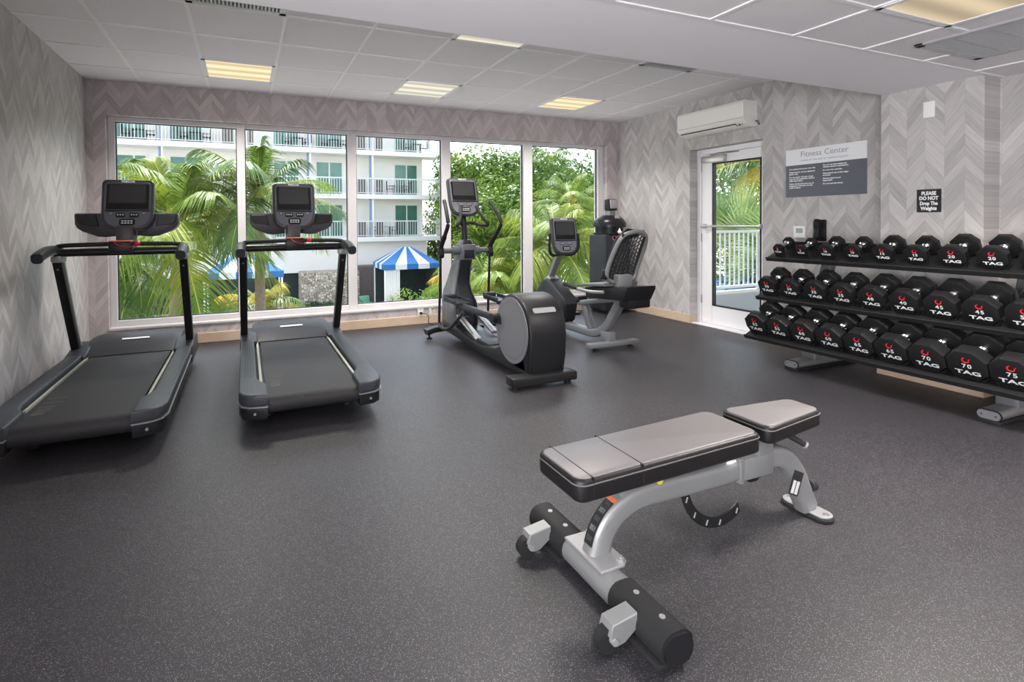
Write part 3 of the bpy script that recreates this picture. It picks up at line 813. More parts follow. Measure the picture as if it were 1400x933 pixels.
    b = nb(); prism(b, rrect(.20, .019, .009), .003, T(X0 + .0, -1.065, .3065) @ RX(20)); P('hood_badge', b, 'lettering_w', hood, smooth=False)
    # bars
    b = nb(); cyl(b, (X0 - .40, -1.50, 1.055), (X0 + .40, -1.50, 1.055), .029, n=20); P('crossbar', b, 'black_gl')
    b = nb(); tube(b, smooth_path([(X0 - .41, -1.53, 1.092), (X0 - .36, -1.55, 1.108), (X0 - .15, -1.57, 1.114), (X0, -1.58, 1.117), (X0 + .15, -1.57, 1.114), (X0 + .36, -1.55, 1.108), (X0 + .41, -1.53, 1.092)], 5), .0165, n=12); P('upper_handlebar', b, 'rubber')
    b = nb(); box(b, X0 - .075, X0 + .075, -1.61, -1.47, 1.045, 1.135, .012); mod = P('sensor_module', b, 'black_pl', ang=40)
    b = nb(); box(b, X0 - .07, X0 + .07, -1.615, -1.50, 1.134, 1.140, .001, 1); P('orange_label', b, 'orange', mod, smooth=False)
    b = nb(); bmesh.ops.create_uvsphere(b, u_segments=14, v_segments=10, radius=.019, matrix=T(X0 + .112, -1.60, 1.118)); P('safety_key', b, 'red_pl', mod)
    b = nb(); tube(b, smooth_path([(X0 + .112, -1.612, 1.12), (X0 + .06, -1.625, 1.09), (X0 + .0, -1.622, 1.105), (X0 - .04, -1.62, 1.135)], 5), .003, n=6); P('safety_cord', b, 'red_pl', mod)
    b = nb(); box(b, X0 - .055, X0 + .055, -1.46, -1.26, 1.06, 1.25, .012, mt=None); P('console_neck', b, 'cons', ang=40)
    # side bins
    for s in (-1, 1):
        pts = [(.06, 1.170), (.15, 1.160), (.20, 1.165), (.30, 1.205), (.335, 1.232), (.350, 1.262), (.352, 1.335), (.345, 1.347), (.06, 1.347)]
        b = nb(); prism(b, [(X0 + s * x, z) for x, z in pts], .15, frame_M((0, -1.16, 0), (1, 0, 0), (0, 0, 1)), r=.012, seg=2); bin_ = P('side_bin', b, 'cons', ang=40)
        pts = [(.19, 1.245), (.315, 1.262), (.335, 1.285), (.335, 1.335), (.21, 1.335)]
        b = nb(); prism(b, [(X0 + s * x, z) for x, z in pts], .012, frame_M((0, -1.307, 0), (1, 0, 0), (0, 0, 1)), r=.004, seg=1); P('bin_panel', b, 'black_pl', bin_, ang=40)
    console(t, X0 + .012, -1.37, 1.415, 14, 'cons_dark', .355, .41)
    return t
tm = make_treadmill('black treadmill in front of the window, right one of the two, away from the wall')
tm2 = dup(tm, (.575, -1.75, 0), label='black treadmill along the left wall, left one of the two')
for a in (tm, tm2): a['group'] = 'treadmills facing the window'

# ------------------------------------------------------------------ elliptical
t = thing('elliptical_trainer', 'black and grey elliptical trainer with round rear flywheel cover and two swing arms', 'elliptical', (3.52, -1.75, 0))
EX = 3.54
def P(name, b, m, parent=None, **k): return pobj(name, b, m, t, parent, **k)
b = nb(); box(b, 3.235, 3.80, -2.76, -2.63, .028, .098, .014); P('rear_foot', b, 'black_metal', ang=40)
b = nb(); tube(b, [(3.21, -.83, .075), (3.30, -.83, .10), (3.54, -.83, .12), (3.78, -.83, .10), (3.87, -.83, .075)], 1, sec=rrect(.12, .06, .012, 2)); P('front_foot', b, 'black_metal', ang=40)
for x, y in ((3.29, -2.69), (3.75, -2.69), (3.25, -.83), (3.83, -.83)):
    b = nb(); cyl(b, (x, y, 0), (x, y, .014), .028, n=14); cyl(b, (x, y, .012), (x, y, .05), .010, n=10); P('levelling_foot', b, 'rubber')
b = nb()
prism(b, [(-.80, .09), (-.80, .19), (-1.10, .20), (-1.45, .15), (-1.80, .13), (-2.1, .17), (-2.3, .25), (-2.60, .25), (-2.66, .06), (-1.8, .055)], .27, frame_M((EX - .135, 0, 0), (0, 1, 0), (0, 0, 1)), r=.015)
P('frame', b, 'black_metal', ang=40)
b = nb(); box(b, EX - .11, EX + .11, -1.95, -1.35, .125, .165, .012, mt=None); P('centre_cover', b, 'dark_pl')
# flywheel housing
cyy, czz, rr = -2.42, .385, .292
prof = [(cyy + rr * cos(R_(a)), czz + rr * sin(R_(a))) for a in range(-60, 181 - 15, 12)]
prof = [(cyy + rr * cos(R_(a)), czz + rr * sin(R_(a))) for a in range(-70, 175, 12)] + [(cyy - rr - .004, czz), (cyy - rr + .006, czz - .16), (cyy - rr + .035, .085), (cyy - .05, .085)]
b = nb(); prism(b, prof, .33, frame_M((3.405, 0, 0), (0, 1, 0), (0, 0, 1)), r=.022, seg=3); hs = P('flywheel_cover', b, 'black_pl', ang=35)
for xx, dr in ((3.404, -1), (3.736, 1)):
    b = nb(); cyl(b, (xx, cyy, czz), (xx + dr * .006, cyy, czz), .266, n=56); dsc = P('side_disc', b, 'disc', hs, ang=40)
    b = nb(); lathe(b, [(.232, 0), (.232, .002), (.222, .002), (.222, 0)], frame_M((xx + dr * .0045, cyy, czz), (0, 1, 0), (0, 0, 1 * dr)), 56); P('disc_ring', b, mat('disc_ring_grey', (.13, .13, .145), .4) if dr < 0 else bpy.data.materials['disc_ring_grey'], dsc)
a0 = R_(141)
b = nb(); prism(b, rrect(.20, .045, .012), .004, frame_M((3.57, cyy + (rr + .001) * cos(a0), czz + (rr + .001) * sin(a0)), (1, 0, 0), (0, -sin(a0) * -1, -cos(a0) * -1 * -1)) if False else T(3.57, cyy + rr * cos(a0), czz + rr * sin(a0)) @ RX(51)); P('rear_badge', b, 'silver_lt', hs)
for xx in (3.44, 3.70):
    b = nb(); cyl(b, (xx, cyy - rr + .03, .13), (xx, cyy - rr + .012, .13), .008, n=10); P('screw', b, 'gasket', hs)
b = nb(); box(b, 3.735, 3.80, -2.48, -2.40, .17, .235, .012); P('transport_knob', b, 'black_pl', hs)
# pedal arms, cranks, pedals, rollers
for s, x, yc, zc, yr, zr, yp, zp in ((-1, 3.375, -2.20, .45, -1.56, .415, -1.30, .455), (1, 3.765, -2.52, .50, -1.75, .43, -1.42, .47)):
    b = nb(); cyl(b, (x - s * .045, yc, zc), (x + s * .045, yc, zc), .040, n=20); cyl(b, (x - s * .02, yc - .045, zc - .02), (x - s * .02, yc + .045, zc - .03), .028, n=12); P('crank_joint', b, 'black_pl')
    b = nb(); tube(b, [(x, yc, zc), (x, yr, zr + .02), (x, yp - .05, zp - .005)], 1, sec=rrect(.045, .06, .01, 2)); P('pedal_arm', b, 'dark_pl', ang=40)
    b = nb(); cyl(b, (x - .03, yr + .02, zr - .035), (x + .03, yr + .02, zr - .035), .034, n=18); P('roller', b, 'dark_pl')
    b = nb(); pts = [(x - .085, yp - .20), (x + .075, yp - .20), (x + .08, yp + .12), (x + .05, yp + .18), (x - .06, yp + .18), (x - .09, yp + .12)]
    prism(b, pts, .022, T(0, 0, zp), r=.008)
    for q in ((x - .088, x - .076), (x + .064, x + .078)): box(b, q[0], q[1], yp - .19, yp + .12, zp + .01, zp + .05, .004)
    box(b, x - .07, x + .06, yp + .12, yp + .18, zp + .01, zp + .06, .01)
    P('foot_pedal', b, 'dark_pl', ang=40)
for x, ya, za, yb_, zb_ in ((3.45, -1.13, .315, -1.68, .150), (3.65, -1.13, .330, -1.62, .190)):
    b = nb(); tube(b, [(x, ya, za), (x, yb_, zb_)], 1, sec=rrect(.062, .030, .008, 2)); P('ramp_track', b, 'satin', ang=40)
# pedestal shroud
b = nb()
st = [(-.98, .10, .125, .20), (-.99, .30, .125, .20), (-.97, .42, .120, .20), (-.93, .52, .100, .16), (-.95, .62, .078, .13), (-1.02, .76, .070, .11), (-1.10, .90, .068, .085), (-1.14, 1.03, .062, .070), (-1.145, 1.075, .045, .045)]
rings = []
for y, z, hw, hd in st: rings.append([b.verts.new((EX + x, y + yy, z)) for x, yy in rrect(hw * 2, hd * 2, min(hw, hd) * .45, 4)])
for i in range(len(rings) - 1):
    for j in range(20): b.faces.new((rings[i][j], rings[i][(j + 1) % 20], rings[i + 1][(j + 1) % 20], rings[i + 1][j]))
b.faces.new(rings[0][::-1]); b.faces.new(rings[-1])
sh = P('pedestal_shroud', b, 'dark_pl', ang=50)
for sd in (-1, 1):
    b = nb(); rings = []
    for y, z, hw, hd in st:
        c = EX + sd * (hw - .006); rings.append([b.verts.new((c + a * sd, y + q, z)) for a, q in ((0, -hd - .010), (.011, -hd + .004), (.011, hd - .01), (0, hd))])
    for i in range(len(rings) - 1):
        for q in range(4): b.faces.new((rings[i][q], rings[i][(q + 1) % 4], rings[i + 1][(q + 1) % 4], rings[i + 1][q]))
    b.faces.new(rings[0][::-1]); b.faces.new(rings[-1]); P('side_trim', b, 'ell_grey', sh, ang=50)
b = nb(); box(b, EX - .078, EX + .078, -1.26, -1.06, .870, 1.03, .014); hb = P('vent_box', b, 'ell_grey', sh, ang=40)
b = nb(); box(b, EX - .055, EX + .055, -1.266, -1.256, .888, .975, .004); P('vent_opening', b, 'black_gl', sh)
b = nb(); cyl(b, (3.25, -1.16, .965), (3.84, -1.16, .965), .028, n=16); cyl(b, (EX - .15, -1.16, .965), (EX - .08, -1.16, .965), .045, n=20); cyl(b, (EX + .08, -1.16, .965), (EX + .15, -1.16, .965), .045, n=20); P('pivot_axle', b, 'ell_grey', ang=40)
b = nb(); tube(b, [(EX, -1.14, 1.04), (EX, -1.13, 1.18), (EX, -1.09, 1.36)], .032, n=14); P('mast', b, 'black_pl')
b = nb()
for s in (-1, 1): tube(b, smooth_path([(EX, -1.12, 1.235), (EX + s * .08, -1.15, 1.25), (EX + s * .15, -1.29, 1.222), (EX + s * .165, -1.36, 1.235), (EX + s * .125, -1.33, 1.30), (EX + s * .085, -1.24, 1.42)], 6), .0155, n=10)
P('fixed_handlebar', b, 'rubber')
for s, x in ((-1, 3.265), (1, 3.82)):
    b = nb()
    up_ = [(x + s * .0, -1.16, .93), (x, -1.18, 1.02), (x + s * .005, -1.30, 1.13), (x + s * .01, -1.40, 1.235), (x + s * .005, -1.36, 1.33), (x - s * .015, -1.26, 1.435), (x - s * .02, -1.22, 1.475)]
    pth = smooth_path(up_, 5); n_ = len(pth)
    tube(b, pth, .02, n=12, radii=[.034 if i < 4 else (.026 if i < 10 else .0195) for i in range(n_)])
    arm = P('swing_arm', b, 'rubber')
    b = nb(); cyl(b, (x, -1.16, .95), (x, -1.10, .22), .0135, n=12); cyl(b, (x - .025, -1.16, .93), (x + .025, -1.16, .93), .04, n=18); rod = P('swing_rod', b, 'black_gl')
    b = nb(); tube(b, smooth_path([(x, -1.09, .215), (x, -1.20, .185), (x, -1.38, .215), (x + s * -.03, -1.52, .32), (x - s * .06, -1.60, .40)], 6), .019, n=10); P('swing_link', b, 'dark_pl')
console(t, 3.545, -1.12, 1.525, 17, 'cons_face', .335, .42)

# ------------------------------------------------------------------ recumbent bike
t = thing('recumbent_bike', 'grey recumbent exercise bike with black mesh seat back near the far right corner', 'exercise bike', (4.76, -1.5, 0))
BX = 4.76
b = nb(); box(b, 4.46, 5.05, -2.035, -1.955, .035, .075, .008); P('rear_foot', b, 'bike_grey', ang=40)
b = nb(); box(b, 4.50, 5.02, -.70, -.62, .03, .075, .008); P('front_foot', b, 'bike_grey', ang=40)
for x, y in ((4.55, -1.995), (4.97, -1.995), (4.55, -.66), (4.97, -.66)):
    b = nb(); cyl(b, (x, y, 0), (x, y, .014), .030, n=14); cyl(b, (x, y, .012), (x, y, .04), .010, n=8); P('levelling_foot', b, 'rubber')
b = nb(); tube(b, smooth_path([(BX, -.62, .095), (BX, -1.0, .095), (BX, -1.45, .095), (BX, -1.72, .105), (BX, -1.90, .20), (BX, -2.02, .36), (BX, -2.12, .50)], 6), 1, sec=rrect(.085, .085, .02, 3)); P('main_beam', b, 'bike_grey', ang=40)
b = nb(); tube(b, smooth_path([(BX, -1.66, .12), (BX, -1.60, .22), (BX, -1.56, .33), (BX, -1.53, .40)], 5), 1, sec=rrect(.070, .07, .015, 3)); P('front_strut', b, 'bike_grey', ang=40)
b = nb(); box(b, BX - .045, BX + .045, -1.98, -1.85, .045, .16, .01); P('foot_bracket', b, 'bike_grey', ang=40)
b = nb(); tube(b, [(BX, -1.47, .385), (BX, -2.20, .525)], 1, sec=rrect(.10, .05, .012, 2)); P('seat_rail', b, 'bike_grey', ang=40)
b = nb(); tube(b, [(BX, -1.44, .41), (BX, -1.50, .425)], 1, sec=rrect(.115, .06, .01, 2)); P('rail_end_cap', b, 'black_pl', ang=40)
b = nb(); prism(b, [(-.70, .46), (-.82, .58), (-.92, .60), (-1.10, .50), (-1.24, .42), (-1.29, .34), (-1.24, .15), (-1.10, .055), (-.75, .06), (-.62, .12)], .19, frame_M((BX - .095, 0, 0), (0, 1, 0), (0, 0, 1)), r=.035, seg=3); shr = P('drive_shroud', b, 'dark_pl', ang=45)
b = nb(); prism(b, [(-.62, .30), (-.86, .56), (-.93, .60), (-.99, .57), (-.80, .28), (-.66, .14)], .15, frame_M((BX - .075, 0, 0), (0, 1, 0), (0, 0, 1)) @ T(.035, .02, 0), r=.02, seg=2); P('shroud_side', b, 'bike_grey', shr, ang=45)
for s in (-1, 1):
    b = nb(); tube(b, [(BX + s * .10, -1.08, .27), (BX + s * .13, -1.08 - s * .10, .27 + s * -.06)], .012, n=8); box(b, BX + s * .13 - .045, BX + s * .13 + .045, -1.12 - s * .10, -1.02 - s * .10, .27 - s * .06 - .015, .27 - s * .06 + .015, .006); P('pedal', b, 'black_pl')
b = nb(); tube(b, [(BX, -.80, .50), (BX, -1.06, .90)], 1, sec=rrect(.075, .055, .014, 3)); P('mast', b, 'bike_grey', ang=40)
b = nb()
for s in (-1, 1): tube(b, smooth_path([(BX, -1.07, .885), (BX + s * .12, -1.10, .875), (BX + s * .185, -1.14, .93), (BX + s * .195, -1.15, 1.03), (BX + s * .185, -1.14, 1.12)], 6), .0155, n=10)
P('front_handlebar', b, 'rubber')
console(t, BX + .01, -1.155, 1.095, 9, 'cons_face', .335, .42)
# seat: base pan, cushion, side grips, back frame, mesh
b = nb(); prism(b, [(-1.72, .585), (-2.36, .655), (-2.36, .625), (-2.30, .52), (-1.74, .485)], .34, frame_M((BX - .14, 0, 0), (0, 1, 0), (0, 0, 1)), r=.012); sp_ = P('seat_pan', b, 'black_pl', ang=40)
b = nb(); prism(b, [(-1.64, .600), (-1.70, .625), (-2.10, .665), (-2.10, .635), (-1.68, .590)], .40, frame_M((BX - .19, 0, 0), (0, 1, 0), (0, 0, 1)), r=.010); P('seat_cushion', b, mat('grey_seat_top', (.10, .10, .11), .5), ang=40)
b = nb(); box(b, BX - .07, BX + .19, -2.30, -2.16, .44, .535, .015); P('rail_carriage', b, 'black_pl', ang=40)
for s in (-1, 1):
    b = nb(); tube(b, smooth_path([(BX + s * .16, -2.06, .575), (BX + s * .23, -1.92, .57), (BX + s * .255, -1.74, .585), (BX + s * .25, -1.58, .60)], 5), .017, n=10); sg = P('side_grip', b, 'silver', ang=50)
    b = nb(); tube(b, smooth_path([(BX + s * .254, -1.76, .585), (BX + s * .25, -1.60, .60), (BX + s * .245, -1.52, .605)], 4), .022, n=10); P('grip_sleeve', b, 'rubber', sg)
b = nb(); box(b, BX - .075, BX + .09, -2.17, -2.09, .60, .745, .012, mt=None); P('back_bracket', b, 'silver', ang=40)
fr_ = smooth_path([(BX, -2.10, .675), (BX - .10, -2.10, .678), (BX - .165, -2.11, .72), (BX - .175, -2.14, .82), (BX - .155, -2.22, 1.00), (BX - .12, -2.28, 1.115), (BX - .03, -2.31, 1.155), (BX + .06, -2.31, 1.155), (BX + .15, -2.28, 1.115), (BX + .185, -2.22, 1.00), (BX + .175, -2.14, .82), (BX + .165, -2.11, .72), (BX + .10, -2.10, .678), (BX, -2.10, .675)], 5)
b = nb(); tube(b, fr_, .021, n=10); P('back_frame', b, 'silver', ang=50)
# perforated back: lattice of rounded webs
b = nb()
def bk(u, v): # u across -1..1, v 0..1 up
    z = .69 + v * .45; yy = -2.09 - .21 * v ** 1.3; hw = .155 * (1 - .18 * abs(v - .1))
    return V(BX + .004 + u * hw, yy + .03 * (1 - u * u), z)
nu, nv = 9, 12
for i in range(nu + 1):
    tube(b, [bk(-1 + 2 * i / nu, v / 10) for v in range(11)], .0042 if i not in (0, nu) else .014, n=5)
for j in range(nv + 1):
    off = (j % 2) * .08
    tube(b, [bk(-1 + 2 * k / 12, min(1, max(0, j / nv + .028 * (1 if k % 2 else -1)))) for k in range(13)], .0052, n=5)
P('back_mesh', b, 'mesh_blk')
b = nb()
pts = [bk(u, v) + V(0, .028, 0) for u, v in ((-1.0, .0), (-.55, .0), (-.35, .5), (-.45, 1.0), (-1.0, 1.0))]
box(b, BX - .20, BX - .13, -2.13, -2.06, .70, .80, .02)
prism(b, [(BX - .195, .70), (BX - .13, .69), (BX - .12, 1.05), (BX + .10, 1.12), (BX + .15, 1.17), (BX - .06, 1.19), (BX - .15, 1.10)], .03, Matrix(((1, 0, 0, 0), (0, -.45, 1, -1.745), (0, 1, 0, 0), (0, 0, 0, 1))), r=.008)
P('back_cushion_edge', b, 'black_pl', ang=40)

# ------------------------------------------------------------------ wipes stand with sanitiser dispenser
t = thing('wipes_station', 'tall black wipes dispenser stand with hand sanitizer on top in the far corner', 'dispenser stand', (6.09, -.27, 0))
b = nb(); cyl(b, (6.09, -.27, 0), (6.09, -.27, .03), .21, n=36); P('base', b, 'black_pl')
b = nb(); box(b, 5.875, 6.305, -.45, -.09, .03, 1.08, .03, 3); bd = P('bin_body', b, 'dark_pl', ang=40)
b = nb(); lathe(b, [(.19, 0), (.19, .11)], T(6.09, -.27, 1.07), 32); lathe(b, [(.215, 0), (.22, .01), (.22, .03)], T(6.09, -.27, 1.07), 32); P('collar', b, 'black_pl', bd)
b = nb(); lathe(b, [(.16, 0), (.16, .10)], T(6.09, -.27, 1.13), 24); b.free()
b = nb(); lathe(b, [(.222, 0), (.225, .05), (.20, .10), (.15, .145), (.08, .165), (.04, .17)], T(6.09, -.27, 1.175), 32); P('dome_lid', b, 'black_gl', bd)
b = nb(); box(b, 6.03, 6.15, -.475, -.455, 1.11, 1.165, .006); P('wipe_opening', b, 'black_gl', bd)
b = nb(); lathe(b, [(.022, 0), (.03, .02), (.012, .05), (.004, .075)], T(6.085, -.49, 1.09), 10); P('wipe', b, 'lettering_w', bd)
b = nb(); prism(b, rrect(.17, .10, .05), .012, T(5.96, -.455, .66) @ RX(90), r=.004); P('waste_opening', b, 'black_gl', bd)
b = nb()
lathe(b, [(.034, 0), (.034, .004), (.022, .004), (.022, 0)], T(6.03, -.4505, 1.03) @ RX(90), 18)
for k, xx in enumerate((6.075, 6.10, 6.125)): box(b, xx - .008, xx + .002, -.455, -.4495, 1.0, 1.06, mt=None)
P('logo', b, 'pink', bd, smooth=False)
b = nb(); box(b, 6.04, 6.14, -.34, -.24, 1.30, 1.42, .008); P('dispenser_post', b, 'silver', ang=40)
b = nb(); box(b, 6.015, 6.165, -.36, -.25, 1.40, 1.56, .02); dp = P('sanitizer_dispenser', b, 'black_pl', ang=40)
b = nb(); prism(b, [(6.035, 1.43), (6.145, 1.43), (6.158, 1.55), (6.022, 1.55)], .02, frame_M((0, -.358, 0), (1, 0, 0), (0, 0, 1)), r=.006); P('dispenser_front', b, 'silver_lt', dp, ang=40)
b = nb(); prism(b, rrect(.075, .10, .006), .003, T(6.09, -.445, 1.29) @ RX(62)); P('instruction_card', b, 'silver_lt', bd)

# ------------------------------------------------------------------ weight bench
t = thing('weight_bench', 'grey adjustable weight bench with black padded seat and back, front centre of the floor', 'weight bench', (3.0, -4.64, 0))
BY = -4.638
b = nb(); tube(b, [(2.535, -5.015, .058), (2.535, -4.315, .058)], 1, sec=rrect(.105, .092, .042, 5)); P('rear_crossbar', b, 'silver', ang=50)
for y0, y1 in ((-5.02, -4.79), (-4.525, -4.30)):
    b = nb(); tube(b, [(2.535, y0, .061), (2.535, y1, .061)], 1, sec=rrect(.117, .098, .045, 5)); sl = P('end_sleeve', b, 'rubber', ang=50)
    for q in (.25, .72):
        b = nb(); cyl(b, (2.535, y0 + (y1 - y0) * q, .109), (2.535, y0 + (y1 - y0) * q, .1125), .009, n=12); P('screw', b, 'silver_lt', sl)
    ye = y0 if y0 < -4.9 else y1; dd = -.004 if y0 < -4.9 else .004
    b = nb(); tube(b, [(2.535, ye - dd, .061), (2.535, ye + dd * 2, .061)], 1, sec=rrect(.104, .086, .040, 5)); P('end_cap', b, 'black_pl', sl, ang=50)
    b = nb(); box(b, 2.475, 2.595, y0 + .01, y1 - .01, .0, .02, .004); P('floor_pad', b, 'rubber')
for yw in (-4.89, -4.42):
    b = nb(); prism(b, [(2.485, .105), (2.395, .093), (2.385, .06), (2.41, .025), (2.44, .03), (2.485, .06)], .056, frame_M((0, yw + .028, 0), (1, 0, 0), (0, 0, 1)), r=.003, seg=1); br = P('wheel_bracket', b, 'silver', ang=40)
    b = nb(); cyl(b, (2.405, yw - .016, .038), (2.405, yw + .016, .038), .037, n=28); 
    bmesh.ops.transform(b, matrix=T(-.012, 0, 0), verts=b.verts[:]); P('wheel', b, 'rubber', br, ang=40)
    b = nb(); cyl(b, (2.40, yw - .033, .045), (2.40, yw + .033, .045), .010, n=12); P('axle_bolt', b, 'silver_lt', br)
b = nb(); prism(b, [(2.49, -4.74), (2.585, -4.74), (2.61, -4.72), (2.61, -4.55), (2.585, -4.53), (2.49, -4.53)], .010, T(0, 0, .103), r=.002, seg=1); pl_ = P('mount_plate', b, 'silver_lt', ang=40)
for yy in (-4.72, -4.55):
    b = nb(); cyl(b, (2.585, yy, .112), (2.585, yy, .124), .013, n=6); cyl(b, (2.585, yy, .12), (2.585, yy, .132), .007, n=8); P('bolt', b, 'silver_lt', pl_, ang=30)
pth = smooth_path([(2.545, BY, .10), (2.575, BY, .18), (2.63, BY, .235), (2.72, BY, .268), (2.85, BY, .272), (3.05, BY, .270), (3.25, BY, .275), (3.36, BY, .285), (3.44, BY, .285), (3.51, BY, .255), (3.565, BY, .19), (3.605, BY, .11), (3.645, BY, .03)], 6)
b = nb(); tube(b, pth, 1, sec=rrect(.066, .082, .026, 5), up=(0, 1, 0) if False else (0, 0, 1)); b.free()
def tube2(bm, pts, w, h, r):
    # section kept square to the XZ plane of the path: w along Y, h in plane
    pts = [Vector(p) for p in pts]; rings = []
    for i, p in enumerate(pts):
        d = (pts[min(i + 1, len(pts) - 1)] - pts[max(i - 1, 0)]).normalized(); nrm = Vector((-d.z, 0, d.x))
        rings.append([bm.verts.new(p + Vector((0, a, 0)) + nrm * c) for a, c in rrect(w, h, r, 4)])
    n = len(rings[0])
    for i in range(len(rings) - 1):
        for j in range(n): bm.faces.new((rings[i][j], rings[i][(j + 1) % n], rings[i + 1][(j + 1) % n], rings[i + 1][j]))
    bm.faces.new(rings[0][::-1]); bm.faces.new(rings[-1])
b = nb(); tube2(b, pth, .072, .088, .026); spine = P('main_tube', b, 'silver', ang=50)
b = nb(); box(b, 3.205, 3.225, BY - .041, BY + .041, .225, .322, .004); box(b, 3.225, 3.40, BY - .0385, BY + .0385, .231, .3195, .01); P('tube_sleeve', b, 'silver', spine, ang=40)
# labels on the tube, towards the camera side and rear face
lb = []
for i in range(0, 12): lb.append(pth[3 + i] if 3 + i < len(pth) else pth[-1])
b = nb()
def ribbon(bm, i0, i1, y0, y1, off, th=.0015):
    prev = None
    for i in range(i0, i1 + 1):
        p = pth[i]; d = (pth[min(i + 1, len(pth) - 1)] - pth[max(i - 1, 0)]).normalized(); nn = Vector((-d.z, 0, d.x))
        cur = [bm.verts.new(V(p.x, y, p.z) + nn * (off + o2)) for y, o2 in ((y0, 0), (y1, 0), (y1, th), (y0, th))]
        if prev:
            for j in range(4): bm.faces.new((prev[j], prev[(j + 1) % 4], cur[(j + 1) % 4], cur[j]))
        else: bm.faces.new(cur)
        prev = cur
    bm.faces.new(prev[::-1])
ribbon(b, 2, 12, BY - .022, BY + .020, .0438); P('warning_label', b, 'label_blk', spine, smooth=False)
b = nb(); ribbon(b, 12, 13, BY - .022, BY + .020, .0439); P('label_header', b, 'orange', spine, smooth=False)
b = nb()
for i in range(3, 12): ribbon(b, i, i + 1, BY - .015, BY + .012, .0449 if i % 2 else .0446, .0004) if i % 2 else None
P('label_text', b, 'sign_txt', spine, smooth=False)
b = nb(); box(b, 3.500, 3.560, BY - .0385, BY - .0365, .115, .215, mt=None); 
bmesh.ops.transform(b, matrix=T(3.53, BY, .165) @ RY(24) @ T(-3.53, -BY, -.165), verts=b.verts[:]); P('side_label', b, 'label_blk', spine, smooth=False)
b = nb()
for q in (-.012, .012): box(b, 3.53 + q - .009, 3.53 + q + .009, BY - .0393, BY - .0388, .122, .175)
bmesh.ops.transform(b, matrix=T(3.53, BY, .165) @ RY(24) @ T(-3.53, -BY, -.165), verts=b.verts[:]); P('side_label_text', b, 'label_wht', spine, smooth=False)
# neck-end foot
ov = [(3.662 + .042 * cos(R_(a)), (-4.60 if sin(R_(a)) > 0 else -4.66) + .05 * sin(R_(a)) + (.03 if sin(R_(a)) > 0 else 0)) for a in range(0, 360, 20)]
b = nb(); prism(b, [(3.655 + .046 * cos(R_(a)), BY + .062 * (1 if sin(R_(a)) >= 0 else -1) + .044 * sin(R_(a))) for a in range(0, 360, 15)], .018, T(0, 0, 0), r=.004, seg=1); P('foot_pad', b, 'rubber', ang=40)
b = nb(); prism(b, [(3.655 + .040 * cos(R_(a)), BY + .062 * (1 if sin(R_(a)) >= 0 else -1) + .038 * sin(R_(a))) for a in range(0, 360, 15)], .008, T(0, 0, .018), r=.002, seg=1); ft = P('foot_plate', b, 'silver_lt', ang=40)
for yy in (BY - .08, BY + .08):
    b = nb(); cyl(b, (3.655, yy, .026), (3.655, yy, .032), .010, n=12); P('bolt', b, 'satin', ft)
# pads
def pad(x0, x1, y0, y1, z0, z1, slope=0.0):
    b = nb(); n = 5
    o = rrect(x1 - x0, y1 - y0, .035, 6)
    prism(b, o, z1 - z0, T((x0 + x1) / 2, (y0 + y1) / 2, z0) @ RY(-slope), r=.018, seg=4); return b
def seat_piece(name, x0, x1, ya, yb2, z0, z1, slope, taper=0.0, parent=None):
    """upholstered block: black sides with a grey top skin that is inset and slightly crowned"""
    cx, cy = (x0 + x1) / 2, (ya + yb2) / 2; L_ = x1 - x0; W = yb2 - ya
    o = []
    for (px, py) in rrect(L_, W, .038, 6):
        o.append((px, py * (1 - taper * (px / L_ + .5))))
    Mx = T(cx, cy, z0) @ RY(-slope)
    b = nb(); prism(b, o, z1 - z0, Mx, r=.014, seg=3); side = P(name, b, 'vinyl_dk', ang=55)
    o2 = [(a * (1 - .020 / L_ * 1), c * (1 - .022 / W * 1)) for a, c in o]
    b = nb(); prism(b, o2, .008, Mx @ T(0, 0, z1 - z0 - .005), r=.004, seg=2); P('sheen_top', b, 'vinyl_sheen', side, ang=55)
    b = nb(); ring = [Mx @ V(a * (1 + .001), c * (1 + .002), z1 - z0 - .016) for a, c in o]; tube(b, ring + [ring[0]], .0028, n=6, caps=False); P('piping', b, 'stitch', side)
    return side, Mx, z1 - z0, L_, W
sd, Mx, hh, L_, W = seat_piece('back_pad', 2.385, 3.215, -4.768, -4.508, .377, .452, 1.6)
for xx in (-.355, -.155):
    b = nb(); box(b, xx - .0022, xx + .0022, -W / 2 - .001, W / 2 + .001, .012, hh + .0038, .001, 1, mt=Mx); P('seam', b, 'vinyl_dk', sd)
b = nb(); box(b, 2.43, 2.475, BY - .05, BY + .05, .345, .385, .008); P('grab_handle', b, 'black_pl', ang=40)
b = nb(); box(b, 2.62, 3.16, BY - .045, BY + .045, .355, .382, .006); P('pad_frame', b, 'black_metal', ang=40)
b = nb(); box(b, 2.64, 2.70, BY - .022, BY + .022, .27, .36, .008); P('hinge_bracket', b, 'silver', ang=40)
sd2, Mx2, hh2, L2, W2 = seat_piece('seat_pad', 3.290, 3.668, -4.738, -4.502, .388, .458, 1.0, taper=.36)
b = nb(); box(b, 3.31, 3.40, BY - .036, BY + .036, .30, .40, .008); P('seat_bracket', b, 'silver', ang=40)
b = nb(); prism(b, [(3.33, .18), (3.36, .165), (3.40, .165), (3.46, .20), (3.50, .26), (3.55, .40), (3.50, .40), (3.46, .30), (3.42, .225), (3.38, .205), (3.34, .215)], .008, frame_M((0, -4.590, 0), (1, 0, 0), (0, 0, 1)), r=.002, seg=1); a2 = P('seat_adjuster', b, 'black_metal', ang=40)
b = nb()
for x, z in ((3.352, .190), (3.395, .186)): cyl(b, (x, -4.5985, z), (x, -4.6, z), .006, n=10)
P('adjuster_marks', b, 'silver_lt', a2)
cx_, cz_ = 3.165, .248
